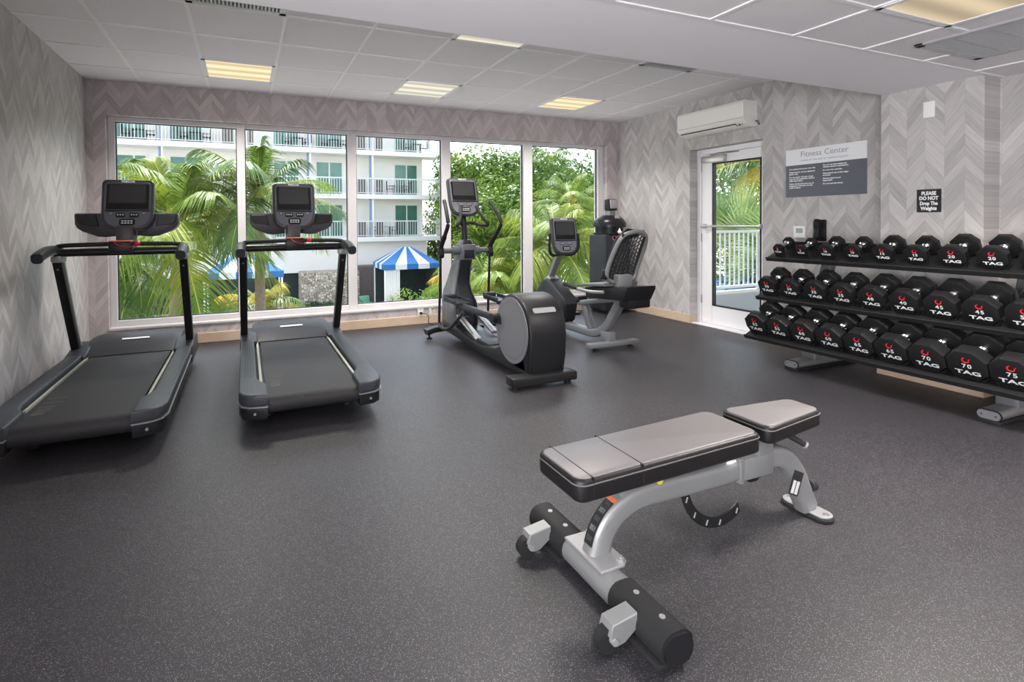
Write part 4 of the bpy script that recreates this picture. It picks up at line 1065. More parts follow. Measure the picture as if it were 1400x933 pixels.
arc = [(cx_ + .205 * cos(R_(a)), cz_ + .205 * sin(R_(a)) * 1.04) for a in range(165, 312, 7)] + [(cx_ + .165 * cos(R_(a)), cz_ + .165 * sin(R_(a)) * 1.02) for a in range(308, 164, -7)]
b = nb(); prism(b, arc, .008, frame_M((0, BY + .03, 0), (1, 0, 0), (0, 0, 1)), r=.002, seg=1); a1 = P('back_adjuster', b, 'black_metal', ang=40)
b = nb()
for a in (200, 224, 248, 270, 300):
    px_, pz_ = cx_ + .187 * cos(R_(a)), cz_ + .187 * sin(R_(a)) * 1.03
    tube(b, [(px_ - .004, BY + .021, pz_ - .010), (px_ + .004, BY + .021, pz_ + .010)], .0028, n=6)
P('adjuster_marks', b, 'silver_lt', a1)
b = nb(); cyl(b, (3.475, -4.64, .385), (3.545, -4.70, .335), .012, n=14); lv = P('adjust_lever', b, 'rubber')
b = nb(); cyl(b, (3.545, -4.70, .335), (3.550, -4.704, .331), .014, n=14); P('lever_cap', b, 'silver_lt', lv)
b = nb(); cyl(b, (2.79, BY - .05, .33), (2.79, BY - .03, .33), .014, n=12); P('pull_knob', b, 'yellow')
b = nb(); cyl(b, (3.645, BY - .01, .12), (3.672, BY - .01, .12), .028, n=20); P('rear_wheel', b, 'dark_pl')

# ================================================================== DUMBBELL RACK
TILT = 24
t = thing('dumbbell_rack', 'black three-tier dumbbell rack with silver feet along the right wall', 'dumbbell rack', (6.0, -3.85, 0))
def P(name, b, m, parent=None, **k): return pobj(name, b, m, t, parent, **k)
shelves = ((5.778, .920), (5.648, .578), (5.502, .244))
RY0, RY1 = -2.845, -4.93
for k, (sx, sz) in enumerate(shelves):
    b = nb(); Mx = T(sx, 0, sz) @ RY(-TILT)
    box(b, .0, .32, RY1, RY0, -.016, -.008, mt=Mx); box(b, -.004, .006, RY1, RY0, -.034, .004, .003, 1, mt=Mx); box(b, .314, .324, RY1, RY0, -.034, .012, .003, 1, mt=Mx)
    P('shelf', b, 'black_metal', smooth=False)
for yf in (-3.19, -4.44):
    b = nb(); tube(b, [(5.64, yf, .052), (6.385, yf, .052)], 1, sec=rrect(.118, .060, .029, 5)); ft = P('foot', b, 'silver', ang=50)
    b = nb(); tube(b, [(5.628, yf, .052), (5.64, yf, .052)], 1, sec=rrect(.110, .052, .025, 5)); P('foot_cap', b, 'disc', ft, ang=50)
    b = nb(); tube(b, [(5.632, yf, .052), (5.641, yf, .052)], 1, sec=rrect(.122, .064, .031, 5)); P('cap_rim', b, 'rubber', ft, ang=50)
    for q in (-.034, .034):
        b = nb(); cyl(b, (5.626, yf + q, .052), (5.630, yf + q, .052), .005, n=8); P('screw', b, 'gasket', ft)
    b = nb(); box(b, 5.63, 6.39, yf - .056, yf + .056, 0, .024, .004); P('floor_pad', b, 'rubber', ft)
    b = nb(); rr_ = []
    for x, z, w_, d_ in ((5.90, .075, .075, .10), (5.88, .16, .070, .09), (5.90, .30, .055, .08), (6.02, .62, .055, .08), (6.14, .96, .055, .08)):
        rr_.append([b.verts.new((x + a, yf + c, z)) for a, c in rrect(d_, w_ * 2 * .8, .012, 3)])
    for i in range(len(rr_) - 1):
        for j in range(16): b.faces.new((rr_[i][j], rr_[i][(j + 1) % 16], rr_[i + 1][(j + 1) % 16], rr_[i + 1][j]))
    b.faces.new(rr_[0][::-1]); b.faces.new(rr_[-1]); P('upright', b, 'bike_grey', ang=50)
    for k, (sx, sz) in enumerate(shelves):
        b = nb(); Mx = T(sx, 0, sz) @ RY(-TILT); box(b, .03, .31, yf - .02, yf + .02, -.055, -.014, .003, 1, mt=Mx)
        P('shelf_arm', b, 'black_metal', smooth=False)

# ------------------------------------------------------------------ dumbbells
APO = {5: .045, 10: .057, 15: .067, 20: .075, 25: .079, 30: .080, 35: .084, 40: .087, 45: .089, 50: .091, 55: .092, 60: .094, 65: .096, 70: .098, 75: .100}
TH = {w: .030 + .0009 * w for w in APO}
MD = Matrix(((0, 0, -1, 0), (-1, 0, 0, 0), (0, 1, 0, 0), (0, 0, 0, 1)))
def crescent(bm, R, M_):
    # open ring mark thicker at the lower left, with a pointed tongue at the upper right
    out, inn = [], []
    for k in range(25):
        a = R_(95 + 285 * k / 24)
        wdt = .14 + .34 * sin(pi * min(1, (k + 1) / 25)) ** .8
        out.append((R * cos(a), R * sin(a))); inn.append((R * (1 - wdt) * cos(a), R * (1 - wdt) * sin(a) + .03 * R))
    pts = out + inn[::-1]; n = len(out)
    top = [bm.verts.new(M_ @ Vector((x, y, .0008))) for x, y in pts]
    for k in range(n - 1): bm.faces.new((top[k], top[k + 1], top[2 * n - 2 - k], top[2 * n - 1 - k]))
    bm.faces.new([bm.verts.new(M_ @ Vector((x * R, y * R, .0008))) for x, y in ((.62, .28), (.98, .22), (1.45, .72), (1.0, .58))])
def make_dumbbell(w):
    ap = APO[w]; th = TH[w]; rc = ap / cos(pi / 8); gap = .118 if w > 15 else .108
    t = thing('dumbbell', 'x', 'dumbbell')
    t.rotation_mode = 'XYZ'
    octo = [(rc * cos(R_(22.5 + 45 * k)), rc * sin(R_(22.5 + 45 * k))) for k in range(8)]
    for x0, nm in ((0, 'front'), (th + gap, 'back')):
        b = nb(); prism(b, octo, th, frame_M((x0, 0, 0), (0, 1, 0), (0, 0, 1)), r=.0045, seg=2)
        o = obj('weight_head', b, 'urethane', t, ang=25)
    b = nb(); lathe(b, [(.026, 0), (.026, .012), (.0175, .022), (.019, gap / 2), (.0175, gap - .022), (.026, gap - .012), (.026, gap)], frame_M((th, 0, 0), (0, 1, 0), (0, 0, 1)), 18); obj('handle', b, 'chrome', t)
    s = ap / .1
    F = T(-.0004, 0, 0) @ MD
    b = text_bm(str(w), .040 * s, F @ T(0, -.012 * s, 0), sx=1.1, bold=.0008, depth=.0004, space=1.2); obj('weight_number', b, 'lettering', t, smooth=False)
    b = text_bm('TAG', .036 * s, F @ T(0, -.057 * s, 0), sx=1.75, bold=.0010, depth=.0004); obj('brand_lettering', b, 'lettering', t, smooth=False)
    b = nb(); crescent(b, .0195 * s, F @ T(0, .044 * s, 0)); obj('crescent_mark', b, 'red', t, smooth=False)
    return t
ORD = ('leftmost', 'second from the left', 'third from the left', 'fourth from the left', 'fifth from the left', 'sixth from the left', 'seventh from the left', 'eighth from the left', 'last at the right photo edge')
rows = (('top', [5, 5, 10, 10, 15, 15, 20, 20, 25], 5.79, [.994, .995, .998, 1.000, 1.002, 1.003, 1.004, 1.005, 1.005]),
        ('middle', [30, 30, 35, 35, 40, 40, 45, 45, 50], 5.652, [.674] * 9),
        ('bottom', [55, 55, 60, 60, 65, 65, 70, 70, 75], 5.506, [.352] * 9))
ca, sa = cos(R_(TILT)), sin(R_(TILT))
b_s = []
for (rn, ws, fx, zs), (sx, sz) in zip(rows, shelves):
    proto = None
    for i, w in enumerate(ws):
        y = -2.953 - .2046 * i
        if i and ws[i - 1] == w: d = dup(proto)
        else: d = proto = make_dumbbell(w)
        d.location = (fx, y, zs[i]); d.rotation_euler = (0, -R_(TILT), 0)
        d['label'] = 'black octagonal dumbbell marked %d, %s on the %s shelf' % (w, ORD[i], rn); d['group'] = 'dumbbells on the %s shelf' % rn
        # cradle under both heads
        ap = APO[w]; th = TH[w]
        Mx = T(sx, y, sz) @ RY(-TILT)
        rel = Mx.inverted() @ Vector((fx, y, zs[i]))
        gap = .118 if w > 15 else .108
        for xx in (rel.x + .008, rel.x + th + gap + th - .024):
            b = nb(); zc = rel.z; rr0 = ap / cos(pi / 8) + .001
            pts = []
            for a in range(-146, -33, 16): pts.append((rr0 * cos(R_(a)), zc + rr0 * sin(R_(a))))
            base = -.010
            pts = [(pts[0][0] - .006, pts[0][1] + .003)] + pts + [(pts[-1][0] + .006, pts[-1][1] + .003), (.6 * ap + .012, base), (-.6 * ap - .012, base)]
            prism(b, pts, .016, Mx @ frame_M((xx, 0, 0), (0, 1, 0), (0, 0, 1)))
            P('saddle', b, 'black_pl', smooth=False)

# ================================================================== OUTSIDE THE DOOR: walkway, railing
b = nb(); box(b, 6.72, 14.5, -4.5, .75, -.25, -.02); struct('floor', b, 'balc_floor')
t = thing('walkway_railing', 'pale metal railing on the walkway outside the glass door', 'railing', (9.4, .6, -.02))
b = nb(); tube(b, [(6.95, .6, 1.05), (14.3, .6, 1.05)], 1, sec=rrect(.06, .05, .01, 2)); pobj('top_rail', b, 'balc_rail', t)
b = nb(); tube(b, [(6.95, .6, .06), (14.3, .6, .06)], 1, sec=rrect(.045, .05, .008, 2)); pobj('bottom_rail', b, 'balc_rail', t)
for x in (7.0, 8.6, 10.2, 11.8, 13.4):
    b = nb(); box(b, x - .04, x + .04, .56, .64, -.02, 1.05, .006); pobj('post', b, 'balc_rail', t)
k = 0
xx = 7.1
while xx < 14.2:
    b = nb(); box(b, xx - .011, xx + .011, .589, .611, .06, 1.04); pobj('baluster', b, 'balc_rail', t, smooth=False); xx += .117

b = nb(); box(b, -4, 14.5, .22, 1.75, 2.95, 3.15); box(b, 6.72, 14.5, -4.5, .3, 2.95, 3.15); struct('ceiling', b, 'slab')   # unseen overhang, added to block the sun from window and walkway

# ================================================================== GROUND
GZ = -4.08
b = nb(); box(b, -40, 70, 9.0, 80, GZ - .3, GZ); struct('floor', b, 'patio')
b = nb(); box(b, -40, 70, .3, 9.0, GZ - .3, GZ); struct('floor', b, 'bounce_ground')  # unseen near ground, added as a pale reflector for the room's ceiling

# ================================================================== HOTEL ACROSS THE COURTYARD
FL = (-.02, 2.83, 5.74, 8.63)      # underside of each balcony slab
HX0, HX1 = -16.0, 13.25
t = thing('hotel_building', 'white balconied hotel building across the courtyard with green glass doors', 'building', (0, 30, GZ))
def P(name, b, m, parent=None, **k): return pobj(name, b, m, t, parent, **k)
b = nb(); box(b, HX0, HX1, 29.5, 38, GZ, 12.2); P('wall', b, 'stucco', smooth=False)
b = nb(); box(b, HX0, HX1, 28.6, 29.5, -1.95, -.02); P('lower_fascia', b, 'stucco', smooth=False)
b = nb(); box(b, HX0, 4.55, 28.9, 29.5, GZ, -1.95); P('ground_wall', b, 'dark_in', smooth=False)
for z in FL:
    b = nb(); box(b, HX0, 14.25, 28.0, 29.6, z, z + .31, .01, 1); P('balcony_slab', b, 'slab', smooth=False)
b = nb(); box(b, HX0 - .3, 14.4, 27.8, 38.2, 11.9, 12.3); P('roof_edge', b, 'slab', smooth=False)
doorx = [(-5.39, -4.55, -3.957), (-2.66, -1.86, -.96), (3.64, 4.66, 5.0), (5.85, 6.67, 7.49), (11.21, 12.03, 12.78), (-11.5, -10.7, -9.9), (-8.6, -7.8, -7.0)]
doorx[2] = (3.2, 3.95, 4.69)
for zi, z in enumerate(FL):
    z0 = z + .31; z1 = z0 + 2.15
    for (x0, xm, x1) in doorx:
        b = nb(); box(b, x0 - .09, x1 + .09, 29.42, 29.5, z0, z1 + .09)
        fr2 = P('sliding_door', b, 'slab', smooth=False)
        for q0, q1 in ((x0, xm - .05), (xm + .05, x1)):
            b = nb(); box(b, q0, q1, 29.39, 29.425, z0 + .08, z1); P('door_pane', b, 'bglass', fr2, smooth=False)
    # railing: rails and thin balusters of one floor
    b = nb(); box(b, HX0, 14.25, 28.03, 28.09, z0 + 1.02, z0 + 1.09); box(b, HX0, 14.25, 28.04, 28.08, z0 + .07, z0 + .11)
    x = HX0
    while x < 14.25: box(b, x - .014, x + .014, 28.05, 28.075, z0 + .08, z0 + 1.05); x += .17
    box(b, 14.19, 14.25, 28.03, 29.5, z0 + 1.02, z0 + 1.09)
    y = 28.15
    while y < 29.5: box(b, 14.21, 14.23, y - .011, y + .011, z0 + .05, z0 + 1.05); y += .115
    P('railing', b, 'rail_w', smooth=False)
    for x0, x1 in ((8.28, 8.86), (9.50, 10.0), (.16, .80), (1.57, 1.90)):
        b = nb(); box(b, x0 + .05, x1 + .05, 28.35, 28.40, z0, z0 + 1.0); P('louver_panel', b, 'louver', smooth=False)
    for xc in (9.33, 5.30, -2.95, -12.3):
        b = nb(); box(b, xc - .05, xc + .05, 28.15, 28.25, z0, z0 + 2.6); cl_ = P('divider_post', b, 'slab', smooth=False)
        b = nb(); box(b, xc - .20, xc - .07, 28.3, 28.38, z0, z0 + 2.6); P('blue_divider', b, 'blue', smooth=False)

def balcony_table(x, z, label):
    q = thing('balcony_table', label, 'table', (x, 28.8, z), group='balcony tables')
    b = nb(); box(b, -.35, .35, -.25, .25, .66, .69); obj('table_top', b, 'dark_furn', q, smooth=False)
    for sx in (-.3, .3):
        for sy in (-.2, .2):
            b = nb(); box(b, sx - .02, sx + .02, sy - .02, sy + .02, 0, .66); obj('leg', b, 'dark_furn', q, smooth=False)
    return q
def balcony_chair(x, z, rz, label):
    q = thing('balcony_chair', label, 'chair', (x, 28.85, z), rz, 'balcony chairs')
    b = nb(); box(b, -.25, .25, -.25, .25, .40, .44); obj('seat', b, 'dark_furn', q, smooth=False)
    b = nb()
    for k in range(5): box(b, -.24 + .105 * k, -.20 + .105 * k, .235, .265, .44, .95)
    box(b, -.25, .25, .235, .265, .92, .97); obj('backrest', b, 'dark_furn', q, smooth=False)
    for sx in (-.23, .23):
        b = nb(); box(b, sx - .02, sx + .02, -.24, .2, .62, .65); obj('armrest', b, 'dark_furn', q, smooth=False)
        for sy in (-.23, .23):
            b = nb(); box(b, sx - .018, sx + .018, sy - .018, sy + .018, 0, .63 if sy < 0 else .45); obj('leg', b, 'dark_furn', q, smooth=False)
    return q
z3, z2, z1f = FL[2] + .31, FL[1] + .31, FL[0] + .31
spots = [(-4.2, z3, 'top floor left'), (-1.3, z3, 'top floor second from left'), (4.6, z3, 'top floor centre'), (6.9, z3, 'top floor right of centre'), (12.6, z3, 'top floor right end'),
         (11.3, z2, 'middle floor right end'), (10.3, z1f, 'lower floor right end')]
for x, z, lab in spots:
    balcony_table(x, z, 'small dark balcony table, %s of the hotel' % lab)
    balcony_chair(x + .62, z, R_(-80), 'dark slatted balcony chair right of the table, %s of the hotel' % lab)
    balcony_chair(x - .62, z, R_(85), 'dark slatted balcony chair left of the table, %s of the hotel' % lab)

# ground level: stone wall, brown wall
b = nb(); box(b, 4.55, 8.10, 26.9, 28.8, GZ, -1.83); tag(obj('stone_wall', b, 'stone', smooth=False), 'stacked tan stone wall at ground level behind the right treadmill', 'wall')
b = nb()
for k in range(16): box(b, 8.12, 9.70, 27.0 + .01 * (k % 2), 28.6, GZ + .156 * k, GZ + .156 * k + .15)
tag(obj('slatted_wall', b, 'brown_wall', smooth=False), 'dark brown slatted wall between the stone wall and striped cabana', 'wall')
b = nb(); box(b, 14.0, 18.5, 26.6, 27.2, GZ, -2.05); tag(obj('garden_wall', b, 'brown_wall', smooth=False), 'low brown garden wall seen under the elliptical handles', 'wall')

# cabanas with hipped canvas tops
def cabana(x, y, w, d, zt, zb, label, mtl='stripes', curtain=True):
    q = thing('cabana', label, 'cabana', (x, y, GZ), group='canvas topped cabanas')
    zt -= GZ; zb -= GZ
    bm = nb(); uvl = bm.loops.layers.uv.new('UVMap'); hw, hd = w / 2, d / 2; r = .16 * w; dr = .30
    segs = 5
    per = [(-hw, -hd), (hw, -hd), (hw, hd), (-hw, hd)]
    for k in range(4):
        a = Vector(per[k]); c = Vector(per[(k + 1) % 4]); ta, tb_ = a * .14, c * .14
        n = segs
        for i in range(n):
            e0, e1 = a.lerp(c, i / n), a.lerp(c, (i + 1) / n); t0_, t1_ = ta.lerp(tb_, i / n), ta.lerp(tb_, (i + 1) / n)
            for quad in (((e0.x, e0.y, zb + dr), (e1.x, e1.y, zb + dr), (t1_.x, t1_.y, zt), (t0_.x, t0_.y, zt)), ((e0.x, e0.y, zb), (e1.x, e1.y, zb), (e1.x, e1.y, zb + dr), (e0.x, e0.y, zb + dr))):
                f = bm.faces.new([bm.verts.new(v) for v in quad])
                for lp in f.loops: lp[uvl].uv = ((i + .5) * .5 * .999 + (1 if False else 0), .5)
    bmesh.ops.remove_doubles(bm, verts=bm.verts[:], dist=.0001)
    me = bpy.data.meshes.new('canopy'); bm.to_mesh(me); bm.free(); me.materials.append(M[mtl])
    o = bpy.data.objects.new('canopy', me); COL.objects.link(o); o.parent = q
    sol = o.modifiers.new('s', 'SOLIDIFY'); sol.thickness = .02
    for sx in (-1, 1):
        for sy in (-1, 1):
            b = nb(); cyl(b, (sx * (hw - .08), sy * (hd - .08), 0), (sx * (hw - .08), sy * (hd - .08), zb + .1), .045, n=10); obj('post', b, 'slab', q)
    if curtain:
        b = nb()
        n = 26; pts = []
        for i in range(n + 1): pts.append((-hw + .05 + (w * .26) * i / n, -hd + .05 + .035 * sin(i * 1.9)))
        for i in range(n): bm_f = b.faces.new([b.verts.new(v) for v in ((*pts[i], .02), (*pts[i + 1], .02), (*pts[i + 1], zb + .05), (*pts[i], zb + .05))])
        bmesh.ops.remove_doubles(b, verts=b.verts[:], dist=.0001)
        cu_ = obj('curtain', b, 'slab', q); so = cu_.modifiers.new('s', 'SOLIDIFY'); so.thickness = .015
        b = nb(); box(b, -hw + .1, hw - .1, hd - .12, hd - .09, .02, zb + .05); obj('back_drape', b, 'dark_in', q, smooth=False)
        b = nb(); box(b, hw - .12, hw - .09, -hd + .1, hd - .1, .02, zb + .05); obj('side_drape', b, 'dark_in', q, smooth=False)
    return q
cabana(10.15, 23.3, 3.35, 2.6, -.18, -1.40, 'blue and white striped cabana with white curtain in front of the hotel')
cabana(1.35, 20.8, 3.45, 2.4, -.10, -1.28, 'blue canvas cabana behind the palms between the two treadmills', curtain=False)
cabana(16.7, 24.5, 2.6, 2.4, -1.0, -2.0, 'small blue cabana seen between the elliptical arms', mtl='blue_cloth', curtain=False)

def patio_chair(x, y, rz, label):
    q = thing('patio_chair', label, 'chair', (x, y, GZ), rz, 'patio lounge chairs')
    b = nb(); box(b, -.38, .38, -.38, .36, .20, .30, .02)
    obj('seat_frame', b, 'dark_furn', q)
    b = nb()
    for k in range(9): tube(b, smooth_path([(-.38 + .095 * k, .34, .25), (-.40 + .1 * k, .42, .60), (-.38 + .095 * k, .44, .82)], 3), .012, n=5)
    tube(b, [(-.40, .44, .82), (.40, .44, .82)], .02, n=6); obj('backrest', b, 'dark_furn', q)
    for s in (-1, 1):
        b = nb(); tube(b, smooth_path([(s * .40, .40, .70), (s * .43, 0, .58), (s * .42, -.36, .52), (s * .40, -.38, 0)], 4), .02, n=6); obj('armrest', b, 'dark_furn', q)
        b = nb(); cyl(b, (s * .36, .34, 0), (s * .36, .34, .25), .02, n=6); obj('leg', b, 'dark_furn', q)
    b = nb(); box(b, -.34, .34, -.36, .30, .30, .42, .04); obj('seat_cushion', b, 'cushion', q)
    b = nb(); box(b, -.33, .33, .26, .40, .40, .86, .05, mt=RX(-8)); obj('back_cushion', b, 'cushion', q)
    return q
patio_chair(8.25, 25.4, R_(10), 'patio chair with mint cushions left of the striped cabana, left one')
patio_chair(8.55, 21.3, R_(-12), 'patio chair with mint cushions beside the striped cabana curtain, right one')

# ================================================================== PLANTS
rnd = random.Random(7)
def frond_bm(L, el, droop, leaf, n=34, width=.035, hang=.6, seed=0, spread=60):
    """one feather leaf along +X: returns (leaf mesh, rib mesh)"""
    r = random.Random(seed); bl, br = nb(), nb()
    pts = []
    for i in range(15):
        s = i / 14
        pts.append(V(L * s * cos(R_(el)) * (1 - .12 * s * s), 0, L * s * sin(R_(el)) - droop * L * s * s))
    tube(br, pts, .02, n=5, radii=[.022 * (1 - .85 * i / 14) for i in range(15)])
    def at(s):
        f = s * 14; i = min(13, int(f)); return pts[i].lerp(pts[i + 1], f - i), (pts[min(14, i + 1)] - pts[i]).normalized()
    for k in range(n):
        s = .14 + .86 * k / (n - 1)
        p, d = at(s)
        ln = leaf * (sin(pi * min(1, .18 + .80 * s)) ** .7 + .12) * r.uniform(.88, 1.08)
        up = V(0, 1, 0).cross(d) * -1
        for sd in (-1, 1):
            a = R_(spread * (1 - .45 * s) + r.uniform(-6, 6))
            dirv = (d * cos(a) + V(0, sd, 0) * sin(a) + V(0, 0, 1) * r.uniform(.0, .22)).normalized()
            w = d.cross(dirv).cross(dirv).normalized() * width * .5
            prev = None
            for j, q in enumerate((0, .35, .7, 1.0)):
                c = p + dirv * ln * q + V(0, 0, -1) * hang * ln * q * q
                ww = w * (1, 1.15, .7, .06)[j]
                cur = (bl.verts.new(c - ww), bl.verts.new(c + ww))
                if prev: bl.faces.new((prev[0], prev[1], cur[1], cur[0]))
                prev = cur
    return bl, br
def mesh_of(bm, m, name, sm=False):
    me = bpy.data.meshes.new(name); bm.to_mesh(me); bm.free(); me.materials.append(M[m])
    if sm:
        for p in me.polygons: p.use_smooth = True
    return me
_fr = {}
def frond_mesh(kind, L, el, droop, leaf, n, width, hang, seed):
    key = (kind, L, el, droop, leaf, n, width, hang, seed)
    if key not in _fr:
        a, b = frond_bm(L, el, droop, leaf, n, width, hang, seed); _fr[key] = (mesh_of(a, kind, 'frond'), mesh_of(b, 'rachis', 'frond_rib', True))
    return _fr[key]
def palm(x, y, ztop, label, kinds=('palm_a', 'palm_b'), L=2.6, nf=16, leaf=.75, trunk=.12, lean=(0, 0), seed=1, els=(75, -25), n=34, width=.026, hang=.75, base=GZ, dr=.45, az0=0):
    r = random.Random(seed)
    q = thing('palm_tree', label, 'palm tree', (x, y, base), group='palm trees in the courtyard')
    h = ztop - base
    if trunk:
        b = nb(); m_ = 22; pth = [V(-lean[0] * (1 - i / m_) ** 2, -lean[1] * (1 - i / m_) ** 2, h * i / m_) for i in range(m_ + 1)]
        tube(b, pth, 1, n=12, radii=[trunk * (1.25 - .45 * i / m_ + (.05 if i % 2 else 0)) for i in range(m_ + 1)]); obj('trunk', b, 'trunk', q)
        b = nb()
        for k in range(9):
            a = 2.4 * k; tube(b, [(cos(a) * .05, sin(a) * .05, h - .35), (cos(a) * .12, sin(a) * .12, h + .12), (cos(a) * .2, sin(a) * .2, h + .34)], .035, n=5)
        obj('crown_shaft', b, 'rachis', q)
    for k in range(nf):
        f = k / max(1, nf - 1)
        el = els[0] + (els[1] - els[0]) * f + r.uniform(-5, 5); el = round(el / 8) * 8
        drp = dr * (1.15 - .5 * f) if el > 0 else dr * .7
        me, mr = frond_mesh(kinds[k % len(kinds)], L, el, round(drp, 2), leaf, n, width, hang, k % 3)
        o = bpy.data.objects.new('frond', me); COL.objects.link(o); o.parent = q; o.location = (0, 0, h)
        o.rotation_euler = (R_(r.uniform(-14, 14)), 0, az0 + 2.399 * k + r.uniform(-.2, .2)); s_ = r.uniform(.85, 1.1); o.scale = (s_, s_, s_)
        o2 = bpy.data.objects.new('frond_rib', mr); COL.objects.link(o2); o2.parent = o
    return q
palm(.05, 7.0, 1.25, 'large coconut palm behind the left treadmill, its trunk seen below the console', L=2.9, nf=24, leaf=.85, trunk=.15, lean=(.5, .2), seed=3, els=(86, -24), n=70)
palm(1.75, 7.6, 1.95, 'coconut palm with upright fronds behind the right treadmill', kinds=('palm_a', 'palm_c'), L=2.6, nf=18, leaf=.75, trunk=.12, seed=5, els=(88, -22), n=64)
palm(1.9, 13.2, -1.6, 'short palm with yellowing fronds behind the right treadmill base', kinds=('palm_o', 'palm_c'), L=1.9, nf=18, leaf=.6, trunk=.1, seed=8, els=(70, -45), n=48)
palm(-1.2, 9.0, .3, 'deep green palm at the left edge of the window', kinds=('palm_c',), L=2.3, nf=16, leaf=.7, trunk=.11, seed=11, els=(70, -40), n=54)
palm(10.9, 17.0, -1.4, 'small palm with orange yellow fronds beside the striped cabana', kinds=('palm_o', 'palm_b'), L=1.7, nf=16, leaf=.55, trunk=.1, seed=13, els=(65, -60), n=48)
palm(9.7, 6.6, .55, 'bright yellow green palm filling the last window pane', kinds=('palm_b', 'palm_a'), L=2.7, nf=20, leaf=.85, trunk=.12, seed=17, els=(80, -40), n=73)
palm(8.1, 7.9, -.75, 'low bright palm behind the exercise bike console', kinds=('palm_b', 'palm_a'), L=2.6, nf=20, leaf=.8, trunk=.1, seed=19, els=(75, -30), n=70)
palm(13.6, 11.5, 2.0, 'tall green palm at the right end of the window', kinds=('palm_a',), L=2.7, nf=16, leaf=.8, trunk=.12, seed=23, els=(82, -25), n=57)
palm(22.0, 26.0, 5.6, 'distant dark coconut palm against the sky, right part of the window', kinds=('palm_c',), L=3.0, nf=15, leaf=1.0, trunk=.15, seed=29, els=(60, -50), n=41, width=.07)
palm(14.8, 20.5, .4, 'palm beyond the hotel corner', kinds=('palm_c', 'palm_o'), L=2.4, nf=16, leaf=.8, trunk=.13, seed=31, els=(60, -55), n=44, width=.06)

# broad-leaved trees: crown of small leaf clusters on a branching trunk
_tm = {}
def crown_mesh(kind, seed, rx, rz, n, sz):
    key = (kind, seed)
    if key in _tm: return _tm[key]
    r = random.Random(seed); b = nb()
    blobs = [(V(0, 0, 0), 1.0)] + [(V(r.uniform(-.75, .75), r.uniform(-.6, .6), r.uniform(-.6, .8)), r.uniform(.35, .6)) for _ in range(14)]
    for _ in range(n):
        c, br = r.choice(blobs[1:] if r.random() < .85 else blobs[:1])
        d = V(r.gauss(0, 1), r.gauss(0, 1), r.gauss(0, 1)).normalized(); q = c + d * br * r.uniform(.70, 1.0)
        p = V(q.x * rx, q.y * rx, q.z * rz)
        nrm = (d + V(r.uniform(-.7, .7), r.uniform(-.7, .7), r.uniform(-.2, .9))).normalized()
        a = nrm.orthogonal().normalized(); a = Matrix.Rotation(r.uniform(0, 6.28), 3, nrm) @ a; c2 = nrm.cross(a)
        s = sz * r.uniform(.6, 1.25)
        v = [b.verts.new(p + a * s), b.verts.new(p + c2 * s * .42), b.verts.new(p - a * s), b.verts.new(p - c2 * s * .42)]
        b.faces.new(v)
    _tm[key] = mesh_of(b, kind, 'crown'); return _tm[key]
def tree(x, y, z, rx, rz, kind, label, seed, n=8000, sz=.16, cat='tree', nm='broadleaf_tree', group='broad leaved trees beyond the courtyard'):
    q = thing(nm, label, cat, (x, y, GZ), group=group)
    me = crown_mesh(kind, seed, rx, rz, n, sz)
    o = bpy.data.objects.new('crown', me); COL.objects.link(o); o.parent = q; o.location = (0, 0, z - GZ); o.rotation_euler = (0, 0, seed * 1.3)
    b = nb(); h = z - GZ
    tube(b, [(0, 0, 0), (.1, 0, h * .4), (0, .05, h)], 1, n=9, radii=[.22, .16, .08])
    for k in range(6):
        a = k * 1.05; tube(b, [(0, 0, h * .55), (cos(a) * rx * .4, sin(a) * rx * .4, h), (cos(a) * rx * .7, sin(a) * rx * .7, h + rz * .5)], 1, n=6, radii=[.09, .05, .02])
    obj('trunk', b, 'bark', q); return q
tree(16.2, 27.0, 2.8, 3.4, 3.2, 'leaf_b', 'light green leafy tree just right of the hotel corner', 1, 9000, .17)
tree(19.4, 25.5, 3.2, 3.2, 3.4, 'leaf_a', 'tall leafy tree in the middle of the green gap, top reaches the window head', 2, 9000, .17)
tree(14.2, 19.0, .9, 2.7, 2.6, 'leaf_b', 'bushy bright green tree behind the elliptical console', 3, 9000, .13)
tree(16.8, 18.0, 1.6, 2.8, 3.1, 'leaf_a', 'dense mid green tree right of the elliptical arms', 4, 9000, .13)
tree(22.6, 24.0, 1.0, 3.0, 3.0, 'leaf_a', 'mid green tree behind the pane divider of the last window', 5, 9000, .16)
tree(27.5, 27.0, .2, 3.6, 2.6, 'leaf_c', 'dark green tree low on the right horizon', 6, 7000, .17)
tree(13.0, 14.5, -2.0, 2.2, 1.9, 'leaf_a', 'low green bushy tree under the elliptical arms', 7, 7000, .11)
tree(18.0, 32.5, 1.6, 4.0, 3.4, 'leaf_c', 'dark tree behind the hotel end balconies', 8, 7000, .2)
tree(15.6, 31.0, -.6, 2.6, 3.0, 'leaf_a', 'green tree seen under the hotel end balcony slabs', 12, 7000, .16)
tree(-4.2, 20.0, -3.2, 3.0, 1.5, 'leaf_c', 'dark green shrub mass at the lower left of the window', 9, 7000, .13, 'shrub', 'shrub', 'courtyard shrubs')
tree(.6, 16.5, -3.4, 2.2, 1.3, 'leaf_c', 'dark shrub between the treadmills below the blue cabana', 10, 6000, .11, 'shrub', 'shrub', 'courtyard shrubs')
tree(9.5, 13.0, -3.0, 2.4, 1.4, 'leaf_b', 'bright shrub below the exercise bike console', 11, 6000, .10, 'shrub', 'shrub', 'courtyard shrubs')
tree(5.6, 25.2, -3.9, 1.1, .55, 'leaf_c', 'small dark shrub at the foot of the stone wall', 14, 2500, .08, 'shrub', 'shrub', 'courtyard shrubs')
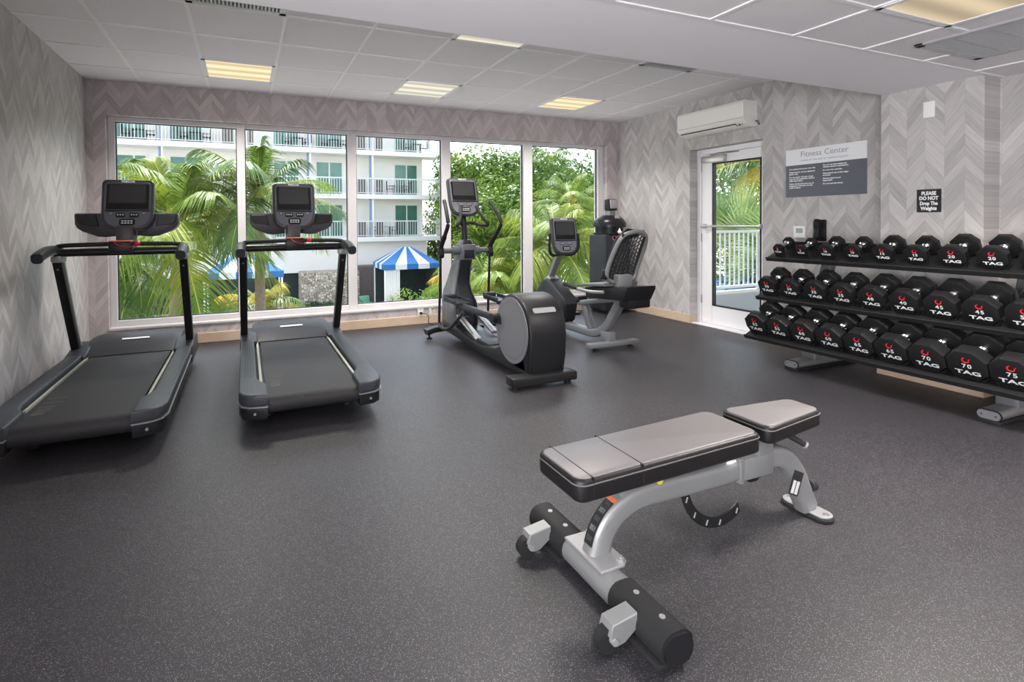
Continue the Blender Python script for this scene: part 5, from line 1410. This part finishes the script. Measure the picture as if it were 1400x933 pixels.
tree(11.6, 20.6, -4.0, 1.8, .6, 'leaf_c', 'dark planting in front of the striped cabana', 15, 3500, .08, 'shrub', 'shrub', 'courtyard shrubs')

# fan palm outside the door: stiff blades radiating from each leaf stalk
def fan_mesh(seed, L=1.15, n=34):
    r = random.Random(seed); b = nb()
    for k in range(n):
        a = R_(-105 + 210 * k / (n - 1)); ln = L * (1 - .25 * abs(a) / 1.9) * r.uniform(.92, 1.05)
        d = V(cos(a), sin(a), .10 * cos(3 * a)); s = V(-sin(a), cos(a), 0) * .026
        prev = None
        for q, w in ((0, .25), (.4, 1), (.75, .7), (1, .05)):
            c = d * ln * q + V(0, 0, -.10 * q * q * ln) + (V(0, 0, .012) if k % 2 else V(0, 0, 0)); cur = (b.verts.new(c - s * w), b.verts.new(c + s * w))
            if prev: b.faces.new((prev[0], prev[1], cur[1], cur[0]))
            prev = cur
    return mesh_of(b, 'fan', 'fan_leaf')
fms = [fan_mesh(s) for s in range(3)]
def fan_palm(x, y, z, label, n=18, seed=1, s=1.0):
    q = thing('fan_palm', label, 'palm tree', (x, y, GZ), group='fan palms outside the door'); r = random.Random(seed); h = z - GZ
    b = nb(); tube(b, [(0, 0, 0), (0, 0, h)], .14, n=12); obj('trunk', b, 'trunk', q)
    for k in range(n):
        az = 2.399 * k; el = R_(80 - 95 * k / n); d = V(cos(az) * cos(el), sin(az) * cos(el), sin(el)); p = V(0, 0, h) + d * .8 * s
        b = nb(); tube(b, [(0, 0, h), tuple(p)], .012, n=5); st = obj('leaf_stalk', b, 'rachis', q)
        o = bpy.data.objects.new('fan_leaf', fms[k % 3]); COL.objects.link(o); o.parent = st
        u = d; w = V(0, 0, 1).cross(u); w = w.normalized() if w.length > .01 else V(1, 0, 0)
        mm = Matrix((u, w, u.cross(w))).transposed().to_4x4() @ Matrix.Rotation(r.uniform(-.5, .5), 4, 'X'); mm.translation = p
        o.matrix_local = mm @ Matrix.Diagonal((s, s, s, 1))
    return q
fan_palm(12.9, 2.0, .15, 'large spiky fan palm outside the glass door above the railing', 22, 1, .95)
fan_palm(14.6, 4.9, .2, 'second fan palm further back outside the glass door', 18, 2, 1.2)
palm(17.0, 5.6, 3.2, 'tall feathery palm with rusty fronds high outside the glass door', kinds=('palm_o', 'palm_c'), L=2.4, nf=16, leaf=.7, trunk=.12, seed=41, els=(70, -50), n=48)
tree(21.0, 10.0, 2.4, 3.4, 3.2, 'leaf_a', 'leafy tree in the distance outside the glass door, upper left', 21, 8000, .15)
tree(12.2, 4.3, -1.6, 2.0, 1.5, 'leaf_c', 'dark green foliage behind the railing balusters', 22, 7000, .10, 'shrub', 'shrub', 'courtyard shrubs')
b = nb(); box(b, 9.6, 15.4, 1.2, 4.6, -.40, -.33, .01, mt=None)
tag(obj('blue_awning', b, 'blue_cloth'), 'blue canvas awning seen low between the railing balusters outside the door', 'awning')
